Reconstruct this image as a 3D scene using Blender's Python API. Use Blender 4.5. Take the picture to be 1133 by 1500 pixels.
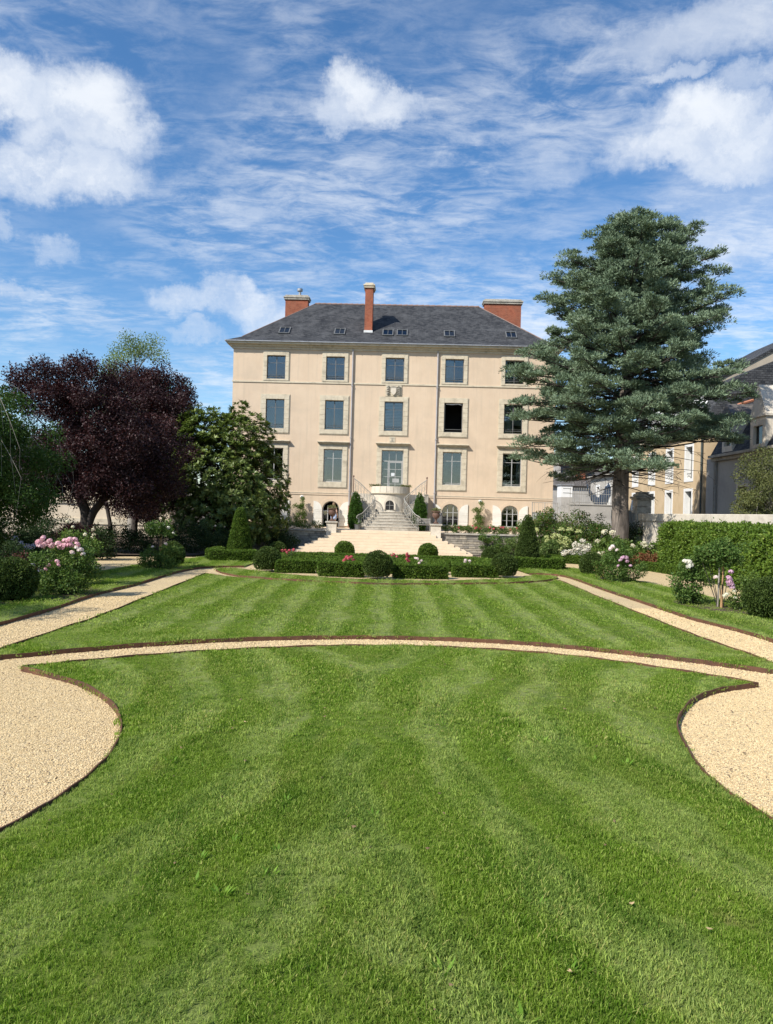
import bpy, bmesh, math, random
import numpy as np
from mathutils import Vector, Matrix, geometry
R = math.radians
random.seed(7); rng = np.random.default_rng(7)
scene = bpy.context.scene
for o in list(bpy.data.objects): bpy.data.objects.remove(o, do_unlink=True)
COL = scene.collection

# ------------------------------------------------------------------ camera
EYE = 2.5; ROLL = .0269
cam_d = bpy.data.cameras.new('camera'); cam = bpy.data.objects.new('camera', cam_d); COL.objects.link(cam)
cam.location = (0, 0, EYE)
cam.rotation_euler = (Matrix.Rotation(R(90), 4, 'X') @ Matrix.Rotation(ROLL, 4, 'Z')).to_euler()
cam_d.sensor_fit = 'VERTICAL'; cam_d.sensor_height = 36; cam_d.lens = 36 * 1090 / 1500
cam_d.clip_start = .1; cam_d.clip_end = 3000
scene.camera = cam
scene.cycles.max_bounces = 5; scene.cycles.diffuse_bounces = 2; scene.cycles.glossy_bounces = 2; scene.cycles.transmission_bounces = 3; scene.cycles.transparent_max_bounces = 8
scene.render.resolution_x = 773; scene.render.resolution_y = 1024

# ------------------------------------------------------------------ sun and sky
SUN_AZ, SUN_EL = R(50), R(42)            # azimuth measured from straight behind the viewer, towards the left
sd = Vector((math.sin(SUN_AZ) * math.cos(SUN_EL), math.cos(SUN_AZ) * math.cos(SUN_EL), -math.sin(SUN_EL)))
sun_d = bpy.data.lights.new('sun', 'SUN'); sun = bpy.data.objects.new('sun', sun_d); COL.objects.link(sun)
sun_d.energy = 4.6; sun_d.angle = R(.53); sun_d.color = (1, .955, .88)
sun.rotation_euler = sd.to_track_quat('-Z', 'Y').to_euler(); sun.location = (-30, -25, 40)
scene.view_settings.view_transform = 'Standard'; scene.view_settings.look = 'None'
scene.view_settings.exposure = .47; scene.view_settings.gamma = 1

def nd(t, typ, ins=None, **props):
    n = t.nodes.new(typ)
    for k, v in props.items(): setattr(n, k, v)
    for k, v in (ins or {}).items():
        if isinstance(v, bpy.types.NodeSocket): t.links.new(v, n.inputs[k])
        else: n.inputs[k].default_value = v
    return n
def mixc(t, f, a, b, blend='MIX'):
    n = t.nodes.new('ShaderNodeMix'); n.data_type = 'RGBA'; n.blend_type = blend
    for i, v in ((0, f), (6, a), (7, b)):
        if isinstance(v, bpy.types.NodeSocket): t.links.new(v, n.inputs[i])
        elif i == 0: n.inputs[0].default_value = v
        else: n.inputs[i].default_value = (*v[:3], 1)
    return n.outputs[2]
def mth(t, op, a, b=None, c=None, clamp=False):
    n = t.nodes.new('ShaderNodeMath'); n.operation = op; n.use_clamp = clamp
    for i, v in enumerate((a, b, c)):
        if v is None: continue
        if isinstance(v, bpy.types.NodeSocket): t.links.new(v, n.inputs[i])
        else: n.inputs[i].default_value = v
    return n.outputs[0]
def vmth(t, op, a, b=None):
    n = t.nodes.new('ShaderNodeVectorMath'); n.operation = op
    for i, v in enumerate((a, b)):
        if v is None: continue
        if isinstance(v, bpy.types.NodeSocket): t.links.new(v, n.inputs[i])
        else: n.inputs[i].default_value = v
    return n
def sstep(t, x, a, b, lo=0., hi=1.):
    n = nd(t, 'ShaderNodeMapRange', {1: a, 2: b, 3: lo, 4: hi}, interpolation_type='SMOOTHSTEP')
    t.links.new(x, n.inputs[0]); return n.outputs[0]
def noise(t, vec, scale, detail=4, rough=.5, dist=0.):
    n = nd(t, 'ShaderNodeTexNoise', {'Scale': scale, 'Detail': detail, 'Roughness': rough, 'Distortion': dist})
    if vec is not None: t.links.new(vec, n.inputs['Vector'])
    return n.outputs[0]

world = bpy.data.worlds.new('World'); scene.world = world; world.use_nodes = True
t = world.node_tree; t.nodes.clear()
sky = nd(t, 'ShaderNodeTexSky', sky_type='NISHITA', sun_disc=False, sun_elevation=SUN_EL,
         sun_rotation=math.atan2(-sd.x, -sd.y), altitude=60, air_density=1.0, dust_density=.35, ozone_density=3.2)
skyc = nd(t, 'ShaderNodeHueSaturation', {'Saturation': 1.2, 'Value': 1.28, 'Color': sky.outputs[0]}).outputs[0]
tc = nd(t, 'ShaderNodeTexCoord').outputs['Generated']
sep = nd(t, 'ShaderNodeSeparateXYZ', {0: tc})
dz = mth(t, 'ADD', mth(t, 'ABSOLUTE', sep.outputs[2]), .10)
pl = nd(t, 'ShaderNodeCombineXYZ', {0: mth(t, 'DIVIDE', sep.outputs[0], dz), 1: mth(t, 'DIVIDE', sep.outputs[1], dz), 2: 0.})
plane = pl.outputs[0]
def dir_of(px, py):
    dx, dy = px - 566.5, py - 750.
    u = dx * math.cos(ROLL) + dy * math.sin(ROLL); v = -dx * math.sin(ROLL) + dy * math.cos(ROLL)
    return Vector((u, 1090., -v)).normalized()
def oval(px, py, rx, ry, vec):
    c = dir_of(px, py); k = Vector((c.y, -c.x, 0)).normalized(); up = k.cross(c).normalized() * -1
    dv = vmth(t, 'SUBTRACT', vec, tuple(c)).outputs[0]
    a = mth(t, 'DIVIDE', vmth(t, 'DOT_PRODUCT', dv, tuple(k)).outputs['Value'], rx / 1090)
    b = mth(t, 'DIVIDE', vmth(t, 'DOT_PRODUCT', dv, tuple(up)).outputs['Value'], ry / 1090)
    fwd = mth(t, 'GREATER_THAN', vmth(t, 'DOT_PRODUCT', tc, tuple(c)).outputs['Value'], .2)
    return mth(t, 'ADD', mth(t, 'ADD', mth(t, 'MULTIPLY', a, a), mth(t, 'MULTIPLY', b, b)), mth(t, 'MULTIPLY', mth(t, 'SUBTRACT', 1., fwd), 9.))
# high thin veil of rippled cloud
rot = nd(t, 'ShaderNodeMapping', {'Rotation': (0, 0, R(-24)), 'Location': (.35, .1, 0), 'Scale': (1.0, 1.25, 1)}); t.links.new(plane, rot.inputs[0])
n1 = noise(t, rot.outputs[0], .75, 4, .55, .4)
n2 = noise(t, rot.outputs[0], 3.2, 12, .68, .5)
st2 = nd(t, 'ShaderNodeMapping', {'Rotation': (0, 0, R(18)), 'Scale': (1.0, 2.1, 1)}); t.links.new(plane, st2.inputs[0])
n3 = noise(t, st2.outputs[0], 8.5, 8, .66, .6)
tex = sstep(t, mth(t, 'ADD', mth(t, 'MULTIPLY', n2, .58), mth(t, 'MULTIPLY', n3, .42)), .40, .64)
patch = sstep(t, n1, .38, .58)
for px, py, rx, ry, amp in ((570, 250, 260, 130, 1), (380, 330, 190, 80, .9), (840, 130, 180, 100, .9), (1050, 390, 150, 130, .9), (700, 420, 170, 60, .8), (450, 60, 120, 60, .6)):
    patch = mth(t, 'MAXIMUM', patch, mth(t, 'MULTIPLY', sstep(t, oval(px, py, rx, ry, tc), 1.5, .1), amp))
veil = mth(t, 'MULTIPLY', mth(t, 'MULTIPLY', patch, tex), .47)
veil = mth(t, 'ADD', veil, mth(t, 'MULTIPLY', tex, .06))
# heaped clouds: noise field over the whole sky, joined with the heaps seen in the photograph
wob = nd(t, 'ShaderNodeTexNoise', {'Scale': 7., 'Detail': 10., 'Roughness': .60}); t.links.new(tc, wob.inputs['Vector'])
wv = vmth(t, 'MULTIPLY', vmth(t, 'SUBTRACT', wob.outputs['Color'], (.5, .5, .5)).outputs[0], (.13, .13, .11)).outputs[0]
wob2 = nd(t, 'ShaderNodeTexNoise', {'Scale': 30., 'Detail': 8., 'Roughness': .7}); t.links.new(tc, wob2.inputs['Vector'])
wv2 = vmth(t, 'MULTIPLY', vmth(t, 'SUBTRACT', wob2.outputs['Color'], (.5, .5, .5)).outputs[0], (.055, .055, .045)).outputs[0]
dirw = vmth(t, 'ADD', vmth(t, 'ADD', tc, wv).outputs[0], wv2).outputs[0]
heap = sstep(t, noise(t, plane, .55, 9, .6, .3), .68, .86)
HEAPS = [(45, 130, 75, 26, 1), (115, 140, 72, 36, 1), (165, 185, 52, 34, .95), (90, 190, 62, 26, .9), (40, 240, 80, 34, 1), (120, 245, 85, 34, 1), (165, 270, 40, 16, .8),
         (515, 128, 46, 26, 1), (565, 152, 66, 20, .85), (615, 160, 45, 16, .6), (500, 160, 40, 22, .8),
         (1035, 168, 72, 30, 1), (1085, 195, 60, 34, .95), (985, 218, 78, 26, .9), (1060, 230, 75, 30, .85), (280, 445, 62, 20, .95), (350, 452, 60, 22, .95), (420, 470, 80, 22, .8), (280, 490, 42, 11, .7),
         (1060, 25, 150, 32, .6), (1115, 105, 55, 15, .6), (815, 236, 60, 22, .35), (25, 414, 46, 9, .6), (775, 500, 52, 24, .6), (1000, 104, 32, 11, .6), (90, 366, 26, 13, .45),
         (5, 325, 18, 14, .5), (1090, 310, 110, 60, .35)]
for px, py, rx, ry, amp in HEAPS:
    heap = mth(t, 'MAXIMUM', heap, mth(t, 'MULTIPLY', sstep(t, oval(px, py, rx * .88, ry * 1.02, dirw), 1.95, -.05), amp))
heap = mth(t, 'MULTIPLY', heap, sstep(t, noise(t, dirw, 9., 8, .62), .30, .56, .45, 1.))
cover = mth(t, 'SUBTRACT', 1., mth(t, 'MULTIPLY', mth(t, 'SUBTRACT', 1., veil), mth(t, 'SUBTRACT', 1., mth(t, 'MULTIPLY', heap, .84))))
fade = sstep(t, sep.outputs[2], -.02, .10)
cover = mth(t, 'MULTIPLY', cover, fade)
shade = sstep(t, noise(t, dirw, 11., 7, .58), .32, .62)
cloudc = mixc(t, shade, (5.6, 6.2, 7.2), (7.7, 7.95, 8.25))
out = mixc(t, cover, skyc, cloudc)
bg = nd(t, 'ShaderNodeBackground', {'Color': out, 'Strength': .095})
wo = nd(t, 'ShaderNodeOutputWorld', {'Surface': bg.outputs[0]})

# ------------------------------------------------------------------ materials
MATS = {}
def new_mat(name):
    m = bpy.data.materials.new(name); m.use_nodes = True
    tt = m.node_tree; tt.nodes.clear(); MATS[name] = m
    return m, tt
def finish(tt, shader, bump=None):
    nd(tt, 'ShaderNodeOutputMaterial', {'Surface': shader})
def surf(name, c1, c2=None, scale=3., rough=.8, bump=.0, bscale=40., stain=None, stain_scale=.6, stain_amt=.4, metal=0., spec=.4, coord='obj', stretch=None, streak=None):
    m, tt = new_mat(name)
    if coord == 'world': vec = nd(tt, 'ShaderNodeNewGeometry').outputs['Position']
    else: vec = nd(tt, 'ShaderNodeTexCoord').outputs['Object']
    v2 = vec
    if stretch:
        mp = nd(tt, 'ShaderNodeMapping', {'Scale': stretch}); tt.links.new(vec, mp.inputs[0]); v2 = mp.outputs[0]
    col = mixc(tt, sstep(tt, noise(tt, v2, scale, 6, .6), .3, .7), c1, c2 or c1)
    if stain:
        col = mixc(tt, mth(tt, 'MULTIPLY', sstep(tt, noise(tt, v2, stain_scale, 7, .65, .4), .46, .72), stain_amt), col, stain)
    if streak:
        mp = nd(tt, 'ShaderNodeMapping', {'Scale': (2.6, 2.6, .16)}); tt.links.new(vec, mp.inputs[0])
        col = mixc(tt, mth(tt, 'MULTIPLY', sstep(tt, noise(tt, mp.outputs[0], 1.6, 6, .68, .2), .47, .74), .55), col, streak)
    p = nd(tt, 'ShaderNodeBsdfPrincipled', {'Base Color': col, 'Roughness': rough, 'Metallic': metal, 'Specular IOR Level': spec})
    if bump:
        b = nd(tt, 'ShaderNodeBump', {'Strength': bump, 'Distance': .02, 'Height': noise(tt, vec, bscale, 5, .6)})
        tt.links.new(b.outputs[0], p.inputs['Normal'])
    finish(tt, p.outputs[0]); return m
def leafmat(name, c1, c2, c3=None, trans=.35, rough=.6, spec=.16, tint=None):
    m, tt = new_mat(name)
    a = nd(tt, 'ShaderNodeAttribute', attribute_name='rnd').outputs['Fac']
    r = nd(tt, 'ShaderNodeValToRGB', {0: a}).color_ramp
    rn = [n for n in tt.nodes if n.type == 'VALTORGB'][0]
    r.elements[0].color = (*c1, 1); r.elements[1].color = (*c2, 1); r.elements[1].position = .85
    if c3: e = r.elements.new(1.0); e.color = (*c3, 1)
    col = rn.outputs[0]
    p = nd(tt, 'ShaderNodeBsdfPrincipled', {'Base Color': col, 'Roughness': rough, 'Specular IOR Level': spec})
    tr = nd(tt, 'ShaderNodeBsdfTranslucent', {'Color': mixc(tt, 1., col, tint or (1.25, 1.3, .75), 'MULTIPLY')})
    mx = nd(tt, 'ShaderNodeMixShader', {0: trans, 1: p.outputs[0], 2: tr.outputs[0]})
    finish(tt, mx.outputs[0]); return m
def grass_color(tt):
    pos = nd(tt, 'ShaderNodeNewGeometry').outputs['Position']
    s = nd(tt, 'ShaderNodeSeparateXYZ', {0: pos})
    flat = nd(tt, 'ShaderNodeCombineXYZ', {0: s.outputs[0], 1: s.outputs[1], 2: 0.}).outputs[0]
    st = nd(tt, 'ShaderNodeMapping', {'Scale': (1., .55, 1.)}); tt.links.new(flat, st.inputs[0]); sv = st.outputs[0]
    big = noise(tt, sv, .55, 5, .6, .6); mid = noise(tt, sv, 2.1, 5, .62, .5); fine = noise(tt, flat, 28., 3, .6)
    col = mixc(tt, sstep(tt, mid, .34, .68), (.15, .27, .016), (.265, .38, .042))
    col = mixc(tt, mth(tt, 'MULTIPLY', sstep(tt, big, .46, .66), .7), col, (.29, .33, .085))
    dry = mth(tt, 'MULTIPLY', sstep(tt, noise(tt, sv, 2.2, 7, .72, .8), .55, .70), .85)
    col = mixc(tt, dry, col, (.40, .345, .12))
    col = mixc(tt, mth(tt, 'MULTIPLY', sstep(tt, fine, .35, .7), .45), col, (.27, .31, .07))
    # mower passes: light and shade off blades leaning each way, painted into the colour
    near = sstep(tt, s.outputs[1], 14.3, 13.4)
    ex = mth(tt, 'SUBTRACT', mth(tt, 'ABSOLUTE', mth(tt, 'ADD', s.outputs[0], .25)), 8.6); ey = mth(tt, 'SUBTRACT', s.outputs[1], 8.4)
    ring = mth(tt, 'SQRT', mth(tt, 'ADD', mth(tt, 'MULTIPLY', ex, ex), mth(tt, 'MULTIPLY', mth(tt, 'MULTIPLY', ey, ey), .8)))
    path = mth(tt, 'ADD', mth(tt, 'MULTIPLY', ring, near), mth(tt, 'MULTIPLY', s.outputs[0], mth(tt, 'SUBTRACT', 1., near)))
    wx = mth(tt, 'ADD', path, mth(tt, 'MULTIPLY', noise(tt, flat, .5, 3), mth(tt, 'ADD', .7, mth(tt, 'MULTIPLY', near, .8))))
    band = sstep(tt, mth(tt, 'SINE', mth(tt, 'MULTIPLY', wx, 5.4)), -.45, .55)
    far = sstep(tt, s.outputs[1], 5., 13., .60, .85)
    col = mixc(tt, mth(tt, 'MULTIPLY', mth(tt, 'MULTIPLY', band, far), sstep(tt, mid, .30, .60, .25, 1.)), col, (.375, .43, .165))
    col = mixc(tt, mth(tt, 'MULTIPLY', mth(tt, 'MULTIPLY', mth(tt, 'SUBTRACT', 1., band), far), .5), col, (.085, .175, .014))
    trk = mth(tt, 'MULTIPLY', sstep(tt, mth(tt, 'SINE', mth(tt, 'MULTIPLY', wx, 10.8)), .35, .9), sstep(tt, noise(tt, sv, 1.1, 5, .65), .40, .55))
    col = mixc(tt, mth(tt, 'MULTIPLY', trk, .55), col, (.075, .165, .012))
    deep = mth(tt, 'MULTIPLY', sstep(tt, noise(tt, sv, 1.15, 6, .66, .7), .53, .68), .65)
    col = mixc(tt, deep, col, (.070, .165, .009))
    return col
# lawn soil-and-thatch sheet
m, tt = new_mat('lawn'); c = grass_color(tt)
p = nd(tt, 'ShaderNodeBsdfPrincipled', {'Base Color': mixc(tt, .6, c, (.07, .085, .02)), 'Roughness': .9, 'Specular IOR Level': .1})
b = nd(tt, 'ShaderNodeBump', {'Strength': .6, 'Distance': .03, 'Height': noise(tt, nd(tt, 'ShaderNodeNewGeometry').outputs['Position'], 45., 5, .7)})
tt.links.new(b.outputs[0], p.inputs['Normal']); finish(tt, p.outputs[0])
m, tt = new_mat('grass_blade'); c = grass_color(tt)
rn = nd(tt, 'ShaderNodeAttribute', attribute_name='rnd').outputs['Fac']
c = mixc(tt, sstep(tt, rn, .0, .40, .5, 0.), c, (.055, .12, .006)); c = mixc(tt, sstep(tt, rn, .45, .95, 0., .75), c, (.45, .56, .12)); c = mixc(tt, sstep(tt, rn, .90, .97, 0, .7), c, (.45, .37, .15))
p = nd(tt, 'ShaderNodeBsdfPrincipled', {'Base Color': c, 'Roughness': .6, 'Specular IOR Level': .12})
tr = nd(tt, 'ShaderNodeBsdfTranslucent', {'Color': mixc(tt, 1., c, (1.2, 1.3, .7), 'MULTIPLY')})
finish(tt, nd(tt, 'ShaderNodeMixShader', {0: .45, 1: p.outputs[0], 2: tr.outputs[0]}).outputs[0])
# gravel
m, tt = new_mat('gravel'); pos = nd(tt, 'ShaderNodeNewGeometry').outputs['Position']
vo = nd(tt, 'ShaderNodeTexVoronoi', {'Scale': 62.}); tt.links.new(pos, vo.inputs['Vector'])
hs = nd(tt, 'ShaderNodeSeparateColor', {0: vo.outputs['Color']}).outputs[0]
c = mixc(tt, hs, (.46, .34, .175), (.70, .55, .32)); c = mixc(tt, sstep(tt, hs, .93, .97), c, (.20, .15, .10))
c = mixc(tt, sstep(tt, noise(tt, pos, .8, 6, .6), .4, .75, 0, .35), c, (.42, .32, .21))
p = nd(tt, 'ShaderNodeBsdfPrincipled', {'Base Color': c, 'Roughness': .85, 'Specular IOR Level': .25})
b = nd(tt, 'ShaderNodeBump', {'Strength': .8, 'Distance': .012, 'Height': mth(tt, 'SUBTRACT', 1., vo.outputs['Distance'])})
tt.links.new(b.outputs[0], p.inputs['Normal']); finish(tt, p.outputs[0])
m, tt = new_mat('pebble'); rn = nd(tt, 'ShaderNodeObjectInfo').outputs['Random']
pr = nd(tt, 'ShaderNodeAttribute', attribute_name='rnd', attribute_type='INSTANCER').outputs['Fac']
c = mixc(tt, pr, (.48, .35, .18), (.73, .575, .335)); c = mixc(tt, sstep(tt, pr, .955, .97), c, (.19, .13, .08))
finish(tt, nd(tt, 'ShaderNodeBsdfPrincipled', {'Base Color': c, 'Roughness': .8, 'Specular IOR Level': .25}).outputs[0])
surf('soil', (.055, .038, .024), (.10, .07, .045), 6, .95, .8, 30, coord='world')
surf('asphalt', (.10, .095, .09), (.15, .14, .13), 12, .95, .5, 80, coord='world')
surf('corten', (.085, .038, .020), (.15, .068, .034), 5, .8, .2, 60, stain=(.05, .028, .02), stain_amt=.6)
surf('render_peach', (.605, .468, .335), (.65, .51, .37), 1.1, .9, .12, 60, stain=(.52, .415, .305), stain_scale=.45, stain_amt=.6, spec=.15, streak=(.50, .40, .295))
surf('render_cream', (.60, .50, .37), (.66, .56, .42), 1.1, .9, .1, 60, stain=(.45, .37, .28), stain_amt=.5, spec=.15)
surf('render_ochre', (.52, .395, .245), (.58, .445, .285), 1.4, .9, .1, 60, stain=(.40, .29, .17), stain_amt=.5, spec=.15)
surf('render_grey', (.40, .375, .335), (.46, .43, .385), 1.2, .9, .1, 50, stain=(.29, .27, .245), stain_amt=.6, spec=.15)
surf('render_beige', (.38, .325, .25), (.44, .375, .29), .8, .9, .1, 50, stain=(.22, .19, .15), stain_amt=.8, stain_scale=.5, spec=.15, stretch=(1, 1, .35))
surf('limestone', (.54, .465, .345), (.62, .545, .41), 4, .85, .25, 25, stain=(.31, .27, .20), stain_scale=1.6, stain_amt=.65, spec=.2)
surf('limestone_new', (.63, .51, .365), (.69, .565, .41), 2.2, .8, .1, 30, stain=(.60, .48, .34), stain_scale=1.2, stain_amt=.4, spec=.2)
surf('limestone_pale', (.60, .53, .43), (.68, .61, .50), 3, .85, .2, 25, stain=(.33, .29, .23), stain_scale=1.5, stain_amt=.7, spec=.2)
surf('stone_old', (.33, .30, .25), (.47, .43, .36), 5, .9, .4, 20, stain=(.15, .14, .11), stain_scale=2.5, stain_amt=.8, spec=.2)
for i, (a_, b_) in enumerate((((.25, .22, .18), (.36, .32, .26)), ((.34, .29, .22), (.45, .39, .30)), ((.19, .17, .145), (.29, .26, .22)))):
    surf('wall_stone_%d' % i, a_, b_, 7, .9, .5, 22, stain=(.11, .105, .085), stain_scale=3, stain_amt=.6, spec=.2)
surf('mortar', (.20, .175, .14), (.26, .23, .19), 8, .95, .4, 30)
surf('shutter_white', (.70, .66, .58), (.75, .71, .63), 6, .6, .05, 40, stain=(.52, .47, .40), stain_amt=.35)
surf('white_paint', (.76, .75, .72), (.80, .79, .76), 3, .6, .05, 30, stain=(.6, .58, .54), stain_amt=.3)
surf('frame_grey', (.115, .115, .11), (.15, .15, .145), 5, .45)
surf('frame_light', (.34, .34, .325), (.40, .40, .385), 5, .45)
surf('zinc', (.27, .275, .285), (.36, .365, .375), 3, .45, .05, 20, metal=.35, stain=(.20, .2, .2))
surf('pipe_grey', (.34, .32, .32), (.40, .38, .38), 3, .5, stain=(.26, .24, .23))
surf('rust_pipe', (.20, .11, .075), (.27, .15, .10), 3, .7)
surf('interior_shade', (.018, .018, .018), (.025, .025, .025), 2, .95)  # near-black colour stands in for the shade of unlit interiors
surf('curtain', (.58, .60, .61), (.68, .70, .71), 4, .9)
surf('paper', (.78, .79, .80), (.82, .83, .84), 4, .8)
surf('iron_pale', (.27, .265, .235), (.36, .35, .315), 8, .55, stain=(.22, .14, .09), stain_scale=4, stain_amt=.5)
surf('iron_dark', (.05, .06, .055), (.08, .09, .08), 8, .5)
surf('iron_fence', (.29, .28, .25), (.36, .345, .31), 8, .6, stain=(.17, .12, .09), stain_scale=4, stain_amt=.6)
surf('urn_rust', (.11, .062, .045), (.17, .098, .07), 9, .75, .3, 30)
surf('ridge_clay', (.22, .15, .125), (.30, .20, .165), 3, .85)
surf('terracotta', (.40, .155, .085), (.48, .20, .11), 6, .8, .2, 30, stain=(.25, .13, .09))
surf('bark', (.10, .08, .065), (.23, .19, .155), 4.5, .95, 1., 14, stain=(.055, .045, .038), stain_scale=3.2, stain_amt=.95, stretch=(1, 1, .22))
surf('bark_dark', (.032, .026, .022), (.058, .047, .038), 4, .95, .8, 14, stretch=(1, 1, .3))
surf('bark_pale', (.22, .195, .16), (.31, .28, .235), 4, .9, .4, 20, stretch=(1, 1, .3))
surf('wood_stake', (.36, .21, .095), (.45, .27, .13), 8, .8, .3, 20, stretch=(1, 1, .15))
surf('skin', (.52, .33, .24), (.56, .36, .27), 8, .55)
surf('cloth_white', (.70, .68, .66), (.76, .74, .72), 8, .9)
surf('cloth_blue', (.36, .44, .62), (.44, .52, .68), 10, .9)
surf('hair', (.16, .10, .055), (.22, .14, .08), 20, .6)
surf('plank_grey', (.25, .23, .205), (.33, .305, .27), 6, .9, .3, 20, stretch=(1, 1, .2))
surf('tarp', (.32, .36, .37), (.42, .46, .46), 4, .5)
surf('dead_leaf', (.42, .29, .14), (.52, .37, .20), 9, .8)
surf('lead', (.62, .62, .60), (.70, .70, .68), 4, .5)
# slate and brick: rows too fine to pick apart at this distance
def rows(name, c1, c2, mortar, w, h, msize, rough, bump, vertical_axis='slope'):
    m, tt = new_mat(name); uv = nd(tt, 'ShaderNodeUVMap', uv_map='UVMap').outputs[0]
    br = nd(tt, 'ShaderNodeTexBrick', {'Color1': (*c1, 1), 'Color2': (*c2, 1), 'Mortar': (*mortar, 1), 'Scale': 1., 'Mortar Size': msize, 'Brick Width': w, 'Row Height': h, 'Bias': 0.})
    tt.links.new(uv, br.inputs['Vector'])
    c = mixc(tt, sstep(tt, noise(tt, uv, .9, 7, .65, .4), .40, .72, 0, .38), br.outputs[0], tuple(min(1, x * 1.7) for x in c2))
    c = mixc(tt, sstep(tt, noise(tt, uv, 3., 6, .7), .5, .72, 0, .6), c, tuple(x * .6 for x in c1))
    p = nd(tt, 'ShaderNodeBsdfPrincipled', {'Base Color': c, 'Roughness': rough, 'Specular IOR Level': .2})
    b = nd(tt, 'ShaderNodeBump', {'Strength': bump, 'Distance': .02, 'Height': br.outputs['Fac']}, invert=True)
    tt.links.new(b.outputs[0], p.inputs['Normal']); finish(tt, p.outputs[0])
rows('slate', (.026, .028, .032), (.080, .081, .083), (.018, .018, .020), .24, .13, .012, .75, .9)
rows('slate_brown', (.10, .092, .084), (.145, .132, .12), (.05, .045, .042), .24, .15, .012, .65, .8)
rows('brick', (.24, .058, .030), (.34, .095, .048), (.27, .15, .10), .22, .07, .010, .85, .6)
# window glass: clear, mirror-like at a slant, so that the dark room and the sky both show
m, tt = new_mat('glass')
lw = nd(tt, 'ShaderNodeFresnel', {'IOR': 1.9}).outputs[0]
gb = nd(tt, 'ShaderNodeBump', {'Strength': .05, 'Distance': .02, 'Height': noise(tt, nd(tt, 'ShaderNodeTexCoord').outputs['Object'], 1.7, 2, .5)})
gl = nd(tt, 'ShaderNodeBsdfGlossy', {'Color': (.86, .86, .84, 1), 'Roughness': .02, 'Normal': gb.outputs[0]})
tp = nd(tt, 'ShaderNodeBsdfTransparent', {'Color': (.72, .76, .76, 1)})
finish(tt, nd(tt, 'ShaderNodeMixShader', {0: mth(tt, 'ADD', lw, .03, clamp=True), 1: tp.outputs[0], 2: gl.outputs[0]}).outputs[0])
# foliage
leafmat('lf_cedar', (.10, .145, .085), (.24, .315, .20), (.36, .43, .30), .12, .7, .10, (1.1, 1.15, .85))
leafmat('lf_plum', (.024, .012, .013), (.058, .026, .027), (.115, .056, .050), .2, .5, .25, (1.3, .6, .5))
leafmat('lf_loquat', (.065, .11, .024), (.19, .24, .06), (.36, .39, .15), .22, .42, .35)
leafmat('lf_weep', (.026, .058, .013), (.068, .12, .024), (.14, .19, .05), .3)
leafmat('lf_poplar', (.12, .18, .07), (.22, .28, .12), (.30, .35, .17), .35)
leafmat('lf_box', (.036, .078, .010), (.125, .20, .024), (.27, .34, .06), .22, .55, .18)
leafmat('lf_yew', (.030, .055, .012), (.085, .125, .026), (.16, .20, .05), .2, .6)
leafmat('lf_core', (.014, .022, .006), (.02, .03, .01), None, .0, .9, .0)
leafmat('lf_hedge', (.065, .125, .018), (.16, .24, .035), (.30, .36, .08), .3, .5, .2)
leafmat('lf_thuja', (.035, .085, .013), (.075, .15, .025), (.11, .19, .04), .25)
leafmat('lf_rose', (.050, .105, .022), (.12, .19, .045), (.22, .27, .075), .28, .5)
leafmat('lf_roselt', (.07, .13, .025), (.15, .215, .05), (.22, .26, .08), .3, .42)
leafmat('lf_dark', (.018, .038, .013), (.042, .072, .023), (.08, .105, .036), .22)
leafmat('lf_shrub', (.042, .09, .018), (.11, .175, .036), (.24, .13, .065), .26)
leafmat('lf_hydra', (.075, .13, .035), (.155, .22, .065), (.22, .26, .10), .3)
leafmat('lf_red', (.16, .065, .035), (.26, .13, .06), (.18, .20, .06), .3, tint=(1.3, .9, .6))
leafmat('lf_redshrub', (.07, .03, .028), (.13, .05, .045), (.09, .10, .04), .25, tint=(1.3, .8, .6))
leafmat('lf_pale', (.16, .17, .07), (.26, .26, .12), (.34, .32, .17), .3)
leafmat('lf_olive', (.085, .10, .035), (.16, .17, .06), (.24, .22, .10), .28)
leafmat('lf_clover', (.12, .24, .025), (.22, .36, .05), None, .35)
def petal(name, c1, c2):
    leafmat(name, c1, c2, None, .3, .6, .2, (1.1, 1.0, 1.0))
petal('pt_pink', (.70, .33, .40), (.82, .56, .58)); petal('pt_white', (.74, .70, .56), (.84, .82, .72))
petal('pt_blush', (.78, .60, .54), (.86, .76, .70)); petal('pt_red', (.52, .07, .10), (.66, .16, .18)); petal('pt_lime', (.42, .48, .17), (.56, .60, .28))
petal('pt_cream', (.72, .68, .46), (.82, .79, .62)); petal('pt_mauve', (.60, .34, .46), (.72, .50, .60)); petal('pt_lilac', (.40, .40, .52), (.55, .55, .66))

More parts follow.
